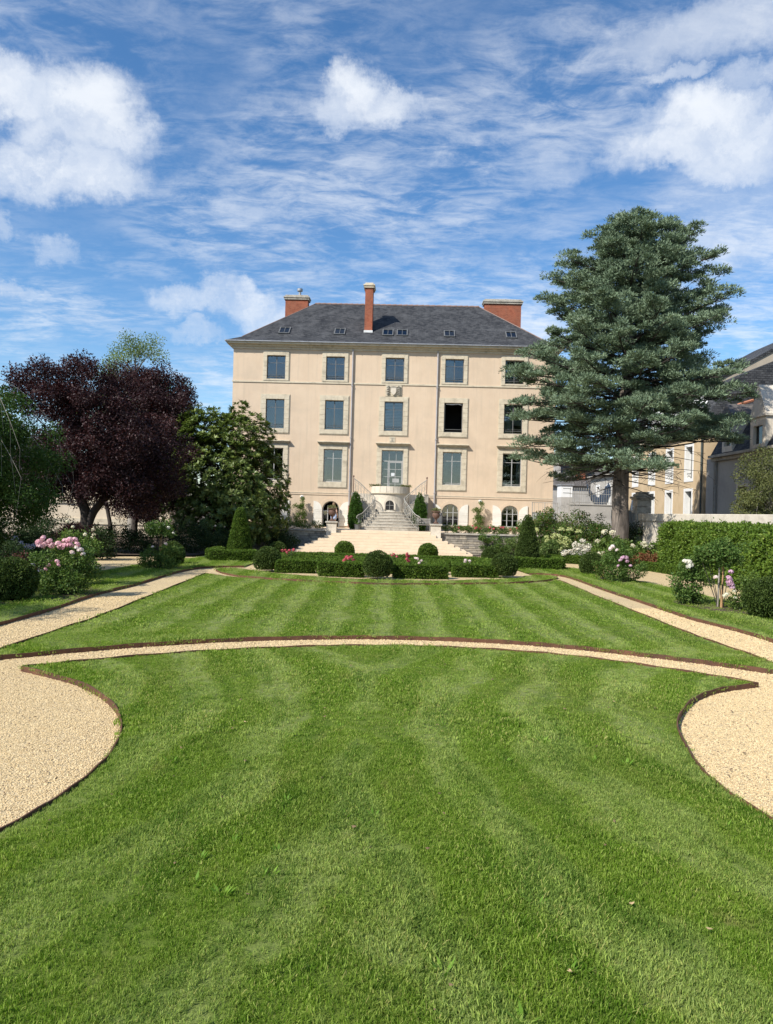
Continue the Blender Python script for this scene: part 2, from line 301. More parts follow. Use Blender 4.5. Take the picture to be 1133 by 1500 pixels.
# ------------------------------------------------------------------ mesh helpers
def tag(o, label=None, cat=None, group=None, kind=None):
    if label: o['label'] = label
    if cat: o['category'] = cat
    if group: o['group'] = group
    if kind: o['kind'] = kind
    return o
def empty(name, loc=(0, 0, 0), rz=0.):
    o = bpy.data.objects.new(name, None); COL.objects.link(o); o.location = loc; o.rotation_euler = (0, 0, rz); o.empty_display_size = .2
    return o
def link_mesh(name, me, parent=None, loc=None, rz=0.):
    o = bpy.data.objects.new(name, me); COL.objects.link(o)
    if parent is not None: o.parent = parent
    if loc is not None: o.location = loc
    if rz: o.rotation_euler = (0, 0, rz)
    return o
class MB:
    def __init__(s): s.v = []; s.f = []; s.mi = []; s.m = 0
    def add(s, vs, fs):
        o = len(s.v); s.v += [tuple(v) for v in vs]; s.f += [tuple(i + o for i in f) for f in fs]; s.mi += [s.m] * len(fs); return s
    def box(s, x0, x1, y0, y1, z0, z1, bev=0.):
        if bev <= 0:
            return s.add([(x0, y0, z0), (x1, y0, z0), (x1, y1, z0), (x0, y1, z0), (x0, y0, z1), (x1, y0, z1), (x1, y1, z1), (x0, y1, z1)],
                         [(0, 3, 2, 1), (4, 5, 6, 7), (0, 1, 5, 4), (1, 2, 6, 5), (2, 3, 7, 6), (3, 0, 4, 7)])
        b = bev; vs = []; fs = []
        for z, i in ((z0, b), (z0 + b, 0), (z1 - b, 0), (z1, b)):
            vs += [(x0 + i, y0 + i, z), (x1 - i, y0 + i, z), (x1 - i, y1 - i, z), (x0 + i, y1 - i, z)]
        for k in range(3):
            for j in range(4): fs.append((k * 4 + j, k * 4 + (j + 1) % 4, k * 4 + 4 + (j + 1) % 4, k * 4 + 4 + j))
        fs += [(3, 2, 1, 0), (12, 13, 14, 15)]
        return s.add(vs, fs)
    def prism(s, poly, z0, z1):              # poly counter-clockwise (x, y)
        n = len(poly)
        s.add([(x, y, z0) for x, y in poly] + [(x, y, z1) for x, y in poly], [])
        o = len(s.v) - 2 * n
        tri = geometry.tessellate_polygon([[Vector((x, y, 0)) for x, y in poly]])
        for a, b, c in tri:
            A, B, Cc = [Vector(poly[i]) for i in (a, b, c)]
            if (B - A).x * (Cc - A).y - (B - A).y * (Cc - A).x < 0: b, c = c, b
            s.f += [(o + n + a, o + n + b, o + n + c), (o + c, o + b, o + a)]; s.mi += [s.m] * 2
        for i in range(n): s.f.append((o + i, o + (i + 1) % n, o + n + (i + 1) % n, o + n + i)); s.mi.append(s.m)
        return s
    def prism_y(s, poly, y0, y1):            # poly in (x, z), extruded along y
        n = len(poly); o = len(s.v)
        s.v += [(x, y0, z) for x, z in poly] + [(x, y1, z) for x, z in poly]
        tri = geometry.tessellate_polygon([[Vector((x, z, 0)) for x, z in poly]])
        for a, b, c in tri: s.f += [(o + a, o + b, o + c), (o + n + c, o + n + b, o + n + a)]; s.mi += [s.m] * 2
        for i in range(n): s.f.append((o + i, o + (i + 1) % n, o + n + (i + 1) % n, o + n + i)); s.mi.append(s.m)
        return s
    def tube(s, pts, rad, seg=6, caps=True):
        pts = [Vector(p) for p in pts]; n = len(pts)
        rads = rad if hasattr(rad, '__len__') else [rad] * n
        o = len(s.v); up = Vector((.013, .021, 1)).normalized(); px = None
        for i, p in enumerate(pts):
            d = (pts[min(i + 1, n - 1)] - pts[max(i - 1, 0)]).normalized()
            x = d.cross(up if abs(d.dot(up)) < .95 else Vector((1, 0.02, 0))) if px is None else px - d * px.dot(d)
            x.normalize(); px = x; y = d.cross(x)
            for j in range(seg):
                a = 2 * math.pi * j / seg; q = p + (x * math.cos(a) + y * math.sin(a)) * rads[i]; s.v.append(tuple(q))
        for i in range(n - 1):
            for j in range(seg):
                s.f.append((o + i * seg + j, o + i * seg + (j + 1) % seg, o + (i + 1) * seg + (j + 1) % seg, o + (i + 1) * seg + j)); s.mi.append(s.m)
        if caps:
            s.f.append(tuple(o + j for j in reversed(range(seg)))); s.f.append(tuple(o + (n - 1) * seg + j for j in range(seg))); s.mi += [s.m] * 2
        return s
    def lathe(s, prof, seg=20, c=(0, 0)):    # prof: (r, z) from the bottom up
        o = len(s.v); n = len(prof)
        for r, z in prof:
            for j in range(seg):
                a = 2 * math.pi * j / seg; s.v.append((c[0] + r * math.cos(a), c[1] + r * math.sin(a), z))
        for i in range(n - 1):
            for j in range(seg):
                s.f.append((o + i * seg + j, o + i * seg + (j + 1) % seg, o + (i + 1) * seg + (j + 1) % seg, o + (i + 1) * seg + j)); s.mi.append(s.m)
        s.f.append(tuple(o + j for j in reversed(range(seg)))); s.f.append(tuple(o + (n - 1) * seg + j for j in range(seg))); s.mi += [s.m] * 2
        return s
    def mesh(s, name, mats, smooth=False):
        me = bpy.data.meshes.new(name); me.from_pydata(s.v, [], s.f)
        for m in ([mats] if isinstance(mats, str) else mats): me.materials.append(MATS[m])
        me.polygons.foreach_set('material_index', s.mi)
        if smooth: me.polygons.foreach_set('use_smooth', [True] * len(s.f))
        me.update(); return me
    def build(s, name, mats, parent=None, smooth=False, loc=None, rz=0., uv=False):
        me = s.mesh(name, mats, smooth)
        if uv: auto_uv(me)
        return link_mesh(name, me, parent, loc, rz)
def auto_uv(me):                              # metres along and up each face
    uvl = me.uv_layers.new(name='UVMap')
    for p in me.polygons:
        n = p.normal; h = Vector((0, 0, 1)).cross(n)
        if h.length < 1e-3: h = Vector((1, 0, 0))
        h.normalize(); up = n.cross(h)
        for li in p.loop_indices:
            co = me.vertices[me.loops[li].vertex_index].co; uvl.data[li].uv = (co.dot(h), co.dot(up))
def catmull(pts, k=6, closed=False):
    P = [np.array(p, float) for p in pts]; n = len(P); out = []
    for i in range(n if closed else n - 1):
        a = P[(i - 1) % n] if closed or i > 0 else P[0]; b = P[i]; c = P[(i + 1) % n]; d = P[(i + 2) % n] if closed or i + 2 < n else P[-1]
        for j in range(k):
            u = j / k; out.append(tuple(.5 * ((2 * b) + (c - a) * u + (2 * a - 5 * b + 4 * c - d) * u * u + (3 * b - a - 3 * c + d) * u ** 3)))
    if not closed: out.append(tuple(P[-1]))
    return out
def ccw(poly):
    a = sum(poly[i][0] * poly[(i + 1) % len(poly)][1] - poly[(i + 1) % len(poly)][0] * poly[i][1] for i in range(len(poly)))
    return poly if a > 0 else poly[::-1]
def unit(v): return v / np.maximum(np.linalg.norm(v, axis=1, keepdims=True), 1e-9)
def rdir(n): return unit(rng.normal(size=(n, 3)))
def leaf_mesh(name, P, D, Nn, L, W, mats, fold=.18, extra=None, rnd=None):
    """one folded, pointed quad per leaf; extra = (verts, faces) of the twigs inside, second material"""
    n = len(P); D = unit(D); S = unit(np.cross(D, Nn)); U = np.cross(S, D)
    L = np.broadcast_to(np.asarray(L, float).reshape(-1, 1), (n, 1)); W = np.broadcast_to(np.asarray(W, float).reshape(-1, 1), (n, 1))
    V = np.empty((n, 4, 3)); mid = P + D * L * .48 + U * W * fold
    V[:, 0] = P; V[:, 1] = mid + S * W * .5; V[:, 2] = P + D * L; V[:, 3] = mid - S * W * .5
    V = V.reshape(-1, 3); nv = len(V); idx = np.arange(nv, dtype=np.int32); start = np.arange(n, dtype=np.int32) * 4; mi = np.zeros(n, np.int32)
    rn = np.repeat(rng.random(n) if rnd is None else rnd, 4)
    if extra is not None and len(extra[0]):
        ev = np.array(extra[0], float); lens = [len(f) for f in extra[1]]
        idx = np.concatenate([idx, np.array([i + nv for f in extra[1] for i in f], np.int32)])
        start = np.concatenate([start, nv + np.cumsum([0] + lens[:-1]).astype(np.int32)]); mi = np.concatenate([mi, np.ones(len(lens), np.int32)])
        V = np.concatenate([V, ev]); rn = np.concatenate([rn, np.zeros(len(ev))])
    me = bpy.data.meshes.new(name); me.vertices.add(len(V)); me.vertices.foreach_set('co', V.astype(np.float32).ravel())
    me.loops.add(len(idx)); me.loops.foreach_set('vertex_index', idx)
    me.polygons.add(len(start)); me.polygons.foreach_set('loop_start', start); me.polygons.foreach_set('material_index', mi)
    for m in ([mats] if isinstance(mats, str) else mats): me.materials.append(MATS[m])
    at = me.attributes.new('rnd', 'FLOAT', 'POINT'); at.data.foreach_set('value', rn.astype(np.float32))
    me.update(calc_edges=True); return me
def clump_leaves(C, Rr, n, flat=.8, droop=.15, out=.7, shell=.45):
    """points and directions of n leaves about each clump centre"""
    C = np.asarray(C, float); K = len(C); Rr = np.broadcast_to(np.asarray(Rr, float), (K,))
    d = rdir(K * n); r = (rng.random(K * n) ** shell)[:, None] * np.repeat(Rr, n)[:, None]
    P = np.repeat(C, n, 0) + d * r * np.array([1, 1, flat])
    D = unit(d * out + rdir(K * n) * .8 + np.array([0, 0, -droop])); Nn = unit(rdir(K * n) + np.array([0, 0, .8]))
    return P, D, Nn
def sample_surface(V, F, n):
    V = np.array(V, float); T = []
    for f in F:
        for i in range(1, len(f) - 1): T.append((f[0], f[i], f[i + 1]))
    T = np.array(T); a, b, c = V[T[:, 0]], V[T[:, 1]], V[T[:, 2]]
    cr = np.cross(b - a, c - a); ar = np.linalg.norm(cr, axis=1); k = rng.choice(len(T), n, p=ar / ar.sum())
    u = rng.random(n); w = rng.random(n); fl = u + w > 1; u[fl] = 1 - u[fl]; w[fl] = 1 - w[fl]
    return a[k] + (b[k] - a[k]) * u[:, None] + (c[k] - a[k]) * w[:, None], unit(cr[k])
def wav(P, s):
    return np.sin(P[:, 0] * s + 1.3) * np.sin(P[:, 1] * s * 1.13 + .4) + np.sin(P[:, 2] * s * 1.31 + 2.) * np.sin((P[:, 0] + P[:, 1]) * s * .83)
def clipped(name, mb, mat, per_m2=900, leaf=.05, label=None, cat='hedge', group=None, rough=.02, loc=None, core='lf_core', parent=None, rz=0., keep_bottom=False):
    """a clipped shrub: small leaves standing off a twiggy body of the given shape"""
    V, F = mb.v, mb.f
    A = np.array(V, float); area = 0
    for f in F:
        for i in range(1, len(f) - 1): area += np.linalg.norm(np.cross(A[f[i]] - A[f[0]], A[f[i + 1]] - A[f[0]])) / 2
    P, N = sample_surface(V, F, int(area * per_m2)); ok = N[:, 2] > -.7; P, N = P[ok], N[ok]; n = len(P)
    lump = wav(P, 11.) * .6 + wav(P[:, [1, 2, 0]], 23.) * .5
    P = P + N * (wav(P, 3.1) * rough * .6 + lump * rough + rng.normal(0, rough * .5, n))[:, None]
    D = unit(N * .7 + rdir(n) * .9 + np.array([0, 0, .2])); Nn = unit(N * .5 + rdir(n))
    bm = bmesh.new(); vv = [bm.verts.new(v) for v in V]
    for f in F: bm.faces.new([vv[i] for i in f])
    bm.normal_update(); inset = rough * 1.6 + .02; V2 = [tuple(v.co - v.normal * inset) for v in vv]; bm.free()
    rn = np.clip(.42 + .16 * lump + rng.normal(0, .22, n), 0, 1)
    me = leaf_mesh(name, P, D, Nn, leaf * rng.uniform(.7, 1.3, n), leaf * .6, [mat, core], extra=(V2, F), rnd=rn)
    o = link_mesh(name, me, parent, loc, rz)
    if label: tag(o, label, cat, group)
    return o

# ------------------------------------------------------------------ ground
def sheet(name, poly, z, mat):
    poly = ccw(poly); me = bpy.data.meshes.new(name)
    tri = []
    for a, b, c in geometry.tessellate_polygon([[Vector((x, y, 0)) for x, y in poly]]):
        A, B, C_ = [Vector(poly[i]) for i in (a, b, c)]
        if (B - A).x * (C_ - A).y - (B - A).y * (C_ - A).x < 0: b, c = c, b
        tri.append((a, b, c))
    me.from_pydata([(x, y, z) for x, y in poly], [], tri); me.materials.append(MATS[mat])
    o = link_mesh(name, me); tag(o, kind='structure'); return o
ground = MB().add([(-1200, -600, -.08), (1200, -600, -.08), (1200, 1800, -.08), (-1200, 1800, -.08)], [(0, 1, 2, 3)]).build('ground', 'soil'); tag(ground, kind='structure')
sheet('gravel_path', [(-14, -8), (14, -8), (13.6, 30), (13.0, 36), (11, 40.5), (8.6, 44.6), (-8.6, 44.6), (-9.6, 37.6), (-13.6, 36.3)], -.03, 'gravel')
# planes of the lawn
nearL = [(-9, -8), (-6.5, -2), (-4.4, 2), (-3.3, 4.3), (-2.84, 5.59), (-2.70, 6.19), (-2.65, 6.8), (-2.69, 7.48), (-2.9, 8.32), (-3.37, 9.29), (-4.21, 10.31), (-5.40, 11.13)]
arc_lo = [(-5.40, 11.16), (-4.89, 11.58), (-4.04, 12.2), (-3.06, 12.76), (-1.96, 13.25), (-1.01, 13.57), (-.02, 13.74), (1.0, 13.78), (2.0, 13.67), (2.94, 13.42), (3.8, 13.0), (4.56, 12.47), (5.24, 11.91), (5.75, 11.40)]
nearR = [(5.75, 11.37), (5.05, 10.99), (4.57, 10.58), (4.12, 10.0), (3.58, 8.99), (3.27, 7.8), (3.18, 7.17), (3.2, 6.6), (3.35, 5.9), (3.75, 4.6), (4.7, 2.2), (6.6, -2), (9, -8)]
arc_hi = [(-6.42, 11.62), (-5.31, 12.52), (-4.38, 13.2), (-3.31, 13.81), (-2.11, 14.29), (-.82, 14.62), (.06, 14.74), (1.2, 14.74), (2.26, 14.62), (3.14, 14.4), (3.98, 14.05), (4.73, 13.64), (5.37, 13.26), (6.0, 12.8), (6.86, 12.05)]
back_r = [(6.86, 12.09), (6.85, 13.8), (6.75, 15.2), (6.69, 16.7), (6.70, 19.6), (6.70, 23.5), (6.78, 27.2), (6.78, 29.0)]
back_f = [(6.76, 29.05), (6.2, 28.25), (5.0, 27.2), (2.4, 25.95), (0, 25.35), (-2.5, 25.65), (-4.5, 26.3), (-5.9, 27.15), (-6.68, 27.95)]
back_l = [(-6.70, 27.9), (-6.56, 23.7), (-6.40, 19.3), (-6.30, 16.3), (-6.36, 14.6), (-6.42, 11.66)]
cres_o = [(-6.62, 30.35), (-6.72, 29.6), (-5.75, 27.75), (-4.41, 26.85), (-2.48, 26.2), (0, 25.9), (2.36, 26.55), (4.99, 27.8), (6.55, 29.3), (7.1, 30.6), (6.9, 31.2)]
cres_i = [(6.4, 31.3), (5.75, 30.55), (5.1, 29.3), (2.43, 27.6), (.05, 27.1), (-2.12, 27.55), (-4.35, 28.85), (-5.2, 29.6), (-5.7, 30.3), (-6.2, 30.6)]
left_in = [(-8.1, -8), (-7.9, 6), (-7.82, 13), (-7.8, 15.1), (-7.78, 17.3), (-7.95, 20.9), (-7.82, 23.6), (-7.87, 27.8), (-7.6, 30.3), (-6.9, 31.35), (-6.0, 31.7)]
left_out = [(-6.0, 34.6), (-8.2, 38.6), (-9.5, 35.8), (-10.35, 32.1), (-10.6, 27.6), (-11.3, 22), (-11.6, 12), (-11.8, -8)]
right_in = [(8.3, -8), (8.2, 8), (8.18, 14), (8.16, 16.4), (8.0, 17.6), (7.79, 18.8), (7.73, 20.8), (7.70, 22.6), (7.64, 24.3), (7.6, 26.8), (7.62, 29.5), (7.5, 31.2), (7.0, 31.9), (6.2, 31.9)]
right_out = [(6.0, 34.4), (8.7, 36.1), (9.3, 35.5), (10.1, 30.5), (10.5, 26.8), (10.8, 22), (11, 14), (11.2, -8)]
cm = catmull
LAWNS = [cm(nearL) + cm(arc_lo) + cm(nearR), cm(arc_hi) + cm(back_r) + cm(back_f) + cm(back_l), cm(cres_o) + cm(cres_i), cm(left_in) + cm(left_out, 3), cm(right_in) + cm(right_out, 3)]
for L_ in LAWNS: sheet('lawn', L_, .02, 'lawn')
sheet('flower_bed', cm([(-8.7, 18.3), (-8.0, 19.4), (-8.1, 21.2), (-8.9, 22.3), (-10.4, 22), (-11, 20), (-10.2, 18.2)], 5, True), .026, 'soil')
sheet('flower_bed', cm([(-8.5, 29.0), (-8.2, 30.2), (-8.6, 31.3), (-9.6, 31.4), (-10, 30.2), (-9.4, 29)], 5, True), .026, 'soil')
sheet('flower_bed', cm([(8.75, 22.6), (8.7, 21.4), (9.2, 20.4), (10.3, 19.8), (10.7, 21), (10.2, 22.6), (9.4, 23)], 5, True), .026, 'soil')
sheet('flower_bed', cm([(8.6, 29.6), (8.8, 28.4), (9.5, 27.9), (10, 29), (9.6, 31), (8.9, 31)], 5, True), .026, 'soil')
sheet('flower_bed', [(8.8, 44.8), (8.3, 40.9), (10.6, 39.9), (12.4, 37.6), (13.3, 34), (13.2, 22), (15, 20), (16, 44.8)], .03, 'soil')
sheet('flower_bed', [(-30, 62), (-30, 12), (-14.2, 14), (-13.9, 36.6), (-9.8, 37.9), (-8.8, 44.8), (-18, 50)], .03, 'soil')
# rusted steel strips that hold the lawn edges
def edging(pts, label, z1=.052, z0=-.1, th=.014):
    pts = [Vector(p).to_2d() for p in pts]; vs = []; fs = []; n = len(pts)
    for i, p in enumerate(pts):
        d = (pts[min(i + 1, n - 1)] - pts[max(i - 1, 0)]).normalized(); nn = Vector((-d.y, d.x)) * th * .5
        w = .006 * math.sin(i * .9)
        for q, z in ((p + nn, z0), (p + nn, z1 + w), (p - nn, z1 + w), (p - nn, z0)): vs.append((q.x, q.y, z))
    for i in range(n - 1):
        for j in range(3): fs.append((i * 4 + j, i * 4 + 4 + j, i * 4 + 5 + j, i * 4 + 1 + j))
    fs += [(3, 2, 1, 0), tuple((n - 1) * 4 + j for j in range(4))]
    o = MB().add(vs, fs).build('steel_edging', 'corten'); tag(o, label, 'edging', 'rusted steel lawn edgings'); return o
k8 = lambda p: catmull(p, 8)
edging(k8(nearL), 'rusted steel edging curving round the gravel bay on the purple tree side')
edging(k8(arc_lo), 'rusted steel edging along the near lawn where it meets the arched gravel path')
edging(k8(nearR), 'rusted steel edging curving round the gravel bay on the conifer side of the near lawn')
edging(k8(arc_hi), 'rusted steel edging along the striped far lawn where it meets the arched gravel path')
edging(k8(back_r), 'rusted steel edging between the striped lawn and the straight path on the conifer side')
edging(k8(back_l), 'rusted steel edging between the striped lawn and the straight path on the purple tree side')
edging(k8(back_f), 'rusted steel edging at the house end of the striped lawn', .03)
edging(k8(cres_o), 'rusted steel edging round the outside of the crescent of grass before the box parterre', .03)
edging(k8(cres_i), 'rusted steel edging between the crescent of grass and the parterre gravel', .03)
edging(k8(left_in), 'rusted steel edging of the grass strip with the pink rose bush')
edging(k8(right_in), 'rusted steel edging of the grass strip below the long leafy hedge')

# grass blades and pebbles: uncountable, scattered with geometry nodes
def inside(poly, P):
    x, y = P[:, 0], P[:, 1]; r = np.zeros(len(P), bool); n = len(poly); j = n - 1
    for i in range(n):
        xi, yi = poly[i]; xj, yj = poly[j]
        if yi != yj:
            c = ((yi > y) != (yj > y)) & (x < (xj - xi) * (y - yi) / (yj - yi) + xi); r ^= c
        j = i
    return r
def dist_poly(poly, P):
    A = np.array(poly); B = np.roll(A, -1, 0); out = np.full(len(P), 1e9)
    for a, b in zip(A, B):
        d = b - a; L2 = d @ d
        if L2 < 1e-9: continue
        tt_ = np.clip(((P - a) @ d) / L2, 0, 1); out = np.minimum(out, np.linalg.norm(P - a - tt_[:, None] * d, axis=1))
    return out
def tuft(n, rad, h, w, seed, lean):
    g = np.random.default_rng(seed); a = g.random(n) * 2 * np.pi; r = rad * np.sqrt(g.random(n)); P = np.stack([r * np.cos(a), r * np.sin(a), np.zeros(n)], 1)
    az = g.random(n) * 2 * np.pi; ln = g.uniform(.1, 1., n) * lean; H = h * g.uniform(.45, 1.15, n)
    dirv = np.stack([np.cos(az), np.sin(az), np.zeros(n)], 1); side = np.stack([-np.sin(az), np.cos(az), np.zeros(n)], 1); W = (w * g.uniform(.7, 1.3, n))[:, None]
    up = np.array([0, 0, 1.]); Hc = H[:, None]; lc = ln[:, None]
    p1 = P + up * Hc * .55 + dirv * Hc * lc * .25; p2 = P + up * Hc * (1 - .35 * lc) + dirv * Hc * lc * .85
    V = np.stack([P - side * W * .5, P + side * W * .5, p1 + side * W * .45, p1 - side * W * .45, p2], 1).reshape(-1, 3)
    F = []
    for i in range(n): o = i * 5; F += [(o, o + 1, o + 2, o + 3), (o + 3, o + 2, o + 4)]
    me = bpy.data.meshes.new('grass_tuft'); me.from_pydata(V.tolist(), [], F); me.materials.append(MATS['grass_blade'])
    at = me.attributes.new('rnd', 'FLOAT', 'POINT'); at.data.foreach_set('value', np.repeat(g.random(n), 5).astype(np.float32))
    return bpy.data.objects.new('grass_tuft', me)
def scatter(name, P, rotz, scale, tilt, sources, label, cat, rnd=None):
    me = bpy.data.meshes.new(name); me.from_pydata(P.tolist(), [], [])
    eul = np.stack([tilt[0], tilt[1], rotz], 1)
    at = me.attributes.new('rot', 'FLOAT_VECTOR', 'POINT'); at.data.foreach_set('vector', eul.astype(np.float32).ravel())
    at = me.attributes.new('scl', 'FLOAT', 'POINT'); at.data.foreach_set('value', scale.astype(np.float32))
    at = me.attributes.new('rnd', 'FLOAT', 'POINT'); at.data.foreach_set('value', (rng.random(len(P)) if rnd is None else rnd).astype(np.float32))
    o = link_mesh(name, me); tag(o, label, cat, kind='stuff')
    coll = bpy.data.collections.new(name + '_source')
    for s in sources: coll.objects.link(s)
    ng = bpy.data.node_groups.new(name, 'GeometryNodeTree')
    ng.interface.new_socket('Geometry', in_out='INPUT', socket_type='NodeSocketGeometry'); ng.interface.new_socket('Geometry', in_out='OUTPUT', socket_type='NodeSocketGeometry')
    gi = ng.nodes.new('NodeGroupInput'); go = ng.nodes.new('NodeGroupOutput'); ip = ng.nodes.new('GeometryNodeInstanceOnPoints')
    ci = ng.nodes.new('GeometryNodeCollectionInfo'); ci.inputs['Collection'].default_value = coll; ci.inputs['Separate Children'].default_value = True; ci.inputs['Reset Children'].default_value = True
    ip.inputs['Pick Instance'].default_value = True
    ar = ng.nodes.new('GeometryNodeInputNamedAttribute'); ar.data_type = 'FLOAT_VECTOR'; ar.inputs[0].default_value = 'rot'
    as_ = ng.nodes.new('GeometryNodeInputNamedAttribute'); as_.data_type = 'FLOAT'; as_.inputs[0].default_value = 'scl'
    e2r = ng.nodes.new('FunctionNodeEulerToRotation'); ri = ng.nodes.new('FunctionNodeRandomValue'); ri.data_type = 'INT'
    [s for s in ri.inputs if s.name == 'Max' and s.type == 'INT'][0].default_value = len(sources) - 1
    lk = ng.links.new
    lk(gi.outputs[0], ip.inputs['Points']); lk(ci.outputs[0], ip.inputs['Instance'])
    lk([s for s in ri.outputs if s.type == 'INT'][0], ip.inputs['Instance Index'])
    lk(ar.outputs[0], e2r.inputs[0]); lk(e2r.outputs[0], ip.inputs['Rotation']); lk(as_.outputs[0], ip.inputs['Scale'])
    lk(ip.outputs[0], go.inputs[0])
    md = o.modifiers.new('scatter', 'NODES'); md.node_group = ng
    return o
def lawn_points(y0, y1, dens, margin):
    out = []
    for poly in LAWNS:
        A = np.array(poly); lo = np.maximum(A.min(0), [-12, y0]); hi = np.minimum(A.max(0), [12, y1])
        if (hi <= lo).any(): continue
        n = int(dens * (hi - lo).prod()); P = rng.uniform(lo, hi, (n, 2)); P = P[np.abs(P[:, 0]) < P[:, 1] * .56 + 1.2]
        P = P[inside(poly, P)]; P = P[dist_poly(poly[::2], P) > margin]; out.append(P)
    P = np.concatenate(out); return np.concatenate([P, np.full((len(P), 1), .018)], 1)
def grow(y0, y1, dens, rad, n, h, w, seeds, label, lean=.9, margin=.02):
    P = lawn_points(y0, y1, dens, margin); k = len(P)
    stripe = np.sin((np.where(P[:, 1] < 13.8, np.sqrt((np.abs(P[:, 0] + .25) - 8.6) ** 2 + .8 * (P[:, 1] - 8.4) ** 2), P[:, 0]) + .5) * 5.4)
    tx = np.where(stripe > 0, -.30, .22) + rng.normal(0, .12, k); ty = rng.normal(0, .12, k)
    sc = rng.uniform(.75, 1.2, k) * (1 + .22 * wav(np.concatenate([P[:, :2], np.zeros((k, 1))], 1), 1.7))
    # tilt is applied after the spin, in world axes: compose as euler of (tilt * spin)
    return scatter('grass', P, rng.random(k) * 6.283, np.clip(sc, .72, 1.5), (tx, ty), [tuft(n, rad, h, w, s_, lean) for s_ in seeds], label, 'grass')
grow(2.6, 8.0, 600, .058, 38, .036, .0046, (1, 2, 3, 4, 5, 6), 'short mown grass of the near lawn right by the viewer')
grow(8.0, 15.0, 220, .088, 40, .036, .0068, (11, 12, 13, 14, 15), 'short mown grass of the lawn before the arched path')
grow(15.0, 39.0, 46, .16, 46, .036, .011, (21, 22, 23, 24), 'short mown grass of the striped lawn and the strips near the house', margin=.05)
# broad-leaved weeds standing in the near turf
def weed(seed):
    g = np.random.default_rng(seed); n = 7; a = g.random(n) * 6.28
    P = np.stack([.02 * np.cos(a), .02 * np.sin(a), np.zeros(n)], 1); D = np.stack([np.cos(a), np.sin(a), g.uniform(.5, 1.3, n)], 1)
    return bpy.data.objects.new('weed', leaf_mesh('weed', P, D, np.tile([0, 0, 1.], (n, 1)), g.uniform(.05, .085, n), .019, 'lf_clover'))
Pw = lawn_points(2.8, 9, 3.2, .1); k = len(Pw)
kk = wav(np.concatenate([Pw[:, :2] * 1.0, np.zeros((k, 1))], 1), 1.9) > .1; Pw = Pw[kk]; k = len(Pw)
scatter('lawn_weeds', Pw, rng.random(k) * 6.28, rng.uniform(.6, 1.3, k), (np.zeros(k), np.zeros(k)), [weed(s_) for s_ in (5, 6, 7)], 'small broad-leaved weeds standing in the near turf', 'weeds')
# loose pebbles on the near gravel
def pebble(seed):
    g = np.random.default_rng(seed); bm = bmesh.new(); bmesh.ops.create_icosphere(bm, subdivisions=1, radius=1)
    for v in bm.verts: v.co = Vector((v.co.x * 1.15, v.co.y * .85, v.co.z * .6)) * g.uniform(.8, 1.15)
    me = bpy.data.meshes.new('pebble'); bm.to_mesh(me); bm.free(); me.materials.append(MATS['pebble']); return bpy.data.objects.new('pebble', me)
def gravel_points(y0, y1, dens):
    lo = np.array([-9., y0]); hi = np.array([9.5, y1]); P = rng.uniform(lo, hi, (int(dens * (hi - lo).prod()), 2)); P = P[np.abs(P[:, 0]) < P[:, 1] * .56 + .3]
    m_ = np.ones(len(P), bool)
    for poly in LAWNS: m_ &= ~inside(poly, P)
    P = P[m_]; return np.concatenate([P, np.full((len(P), 1), -.028)], 1)
for y0, y1, dn, sz, lb in ((4.6, 12.2, 3200, .0084, 'loose pale buff pebbles of the two gravel bays'), (12.2, 21, 1000, .013, 'loose pale buff pebbles of the arched and side paths')):
    Pg = gravel_points(y0, y1, dn); k = len(Pg)
    scatter('pebbles', Pg, rng.random(k) * 6.28, sz * rng.uniform(.55, 1.35, k), (rng.normal(0, .3, k), rng.normal(0, .3, k)), [pebble(s_) for s_ in (1, 2, 3)], lb, 'gravel')
# fallen leaves
lv = MB().add([(-.05, 0, .01), (-.02, -.03, .0), (.03, -.025, .012), (.065, 0, .022), (.03, .028, .004), (-.02, .03, .012), (0, 0, .004)], [(0, 1, 6), (1, 2, 6), (2, 3, 6), (3, 4, 6), (4, 5, 6), (5, 0, 6)]).mesh('fallen_leaf', 'dead_leaf')
for x, y, a in ((-2.05, 8.9, 1), (-1.55, 8.5, 2.2), (1.62, 4.72, .4), (2.0, 4.45, 2.9), (2.32, 3.95, 1.7), (1.05, 4.0, 5), (-2.6, 12.4, .8), (3.1, 9.9, 2), (-.7, 9.2, 4.1), (2.45, 13.0, 3.3), (3.9, 13.4, .2)):
    o = link_mesh('fallen_leaf', lv, None, (x, y, .06), a); o.scale = (.38, .38, .38); tag(o, 'curled dry brown leaf lying on the mown lawn', 'leaf', 'dry leaves on the lawn')

# twig bits and leaf crumbs lying about on gravel and grass
def crumb(seed):
    g = np.random.default_rng(seed); a = g.uniform(.010, .02); b_ = g.uniform(.004, .010)
    me = MB().add([(-a, 0, .004), (0, -b_, .0), (a, 0, .006), (0, b_, .003), (0, 0, .008)], [(0, 1, 4), (1, 2, 4), (2, 3, 4), (3, 0, 4)]).mesh('crumb', 'crumb'); return bpy.data.objects.new('crumb', me)
surf('crumb', (.10, .065, .035), (.20, .13, .07), 9, .9)
Pc = gravel_points(5.2, 22, 5.); Pc[:, 2] = -.012; Pl = lawn_points(3, 14, 1.6, .05); Pl[:, 2] = .05; Pc = np.concatenate([Pc, Pl]); k = len(Pc)
scatter('leaf_litter', Pc, rng.random(k) * 6.28, rng.uniform(.6, 1.9, k), (rng.normal(0, .2, k), rng.normal(0, .2, k)), [crumb(s_) for s_ in (1, 2, 3)], 'dark twig bits and leaf crumbs strewn on gravel and grass', 'litter')

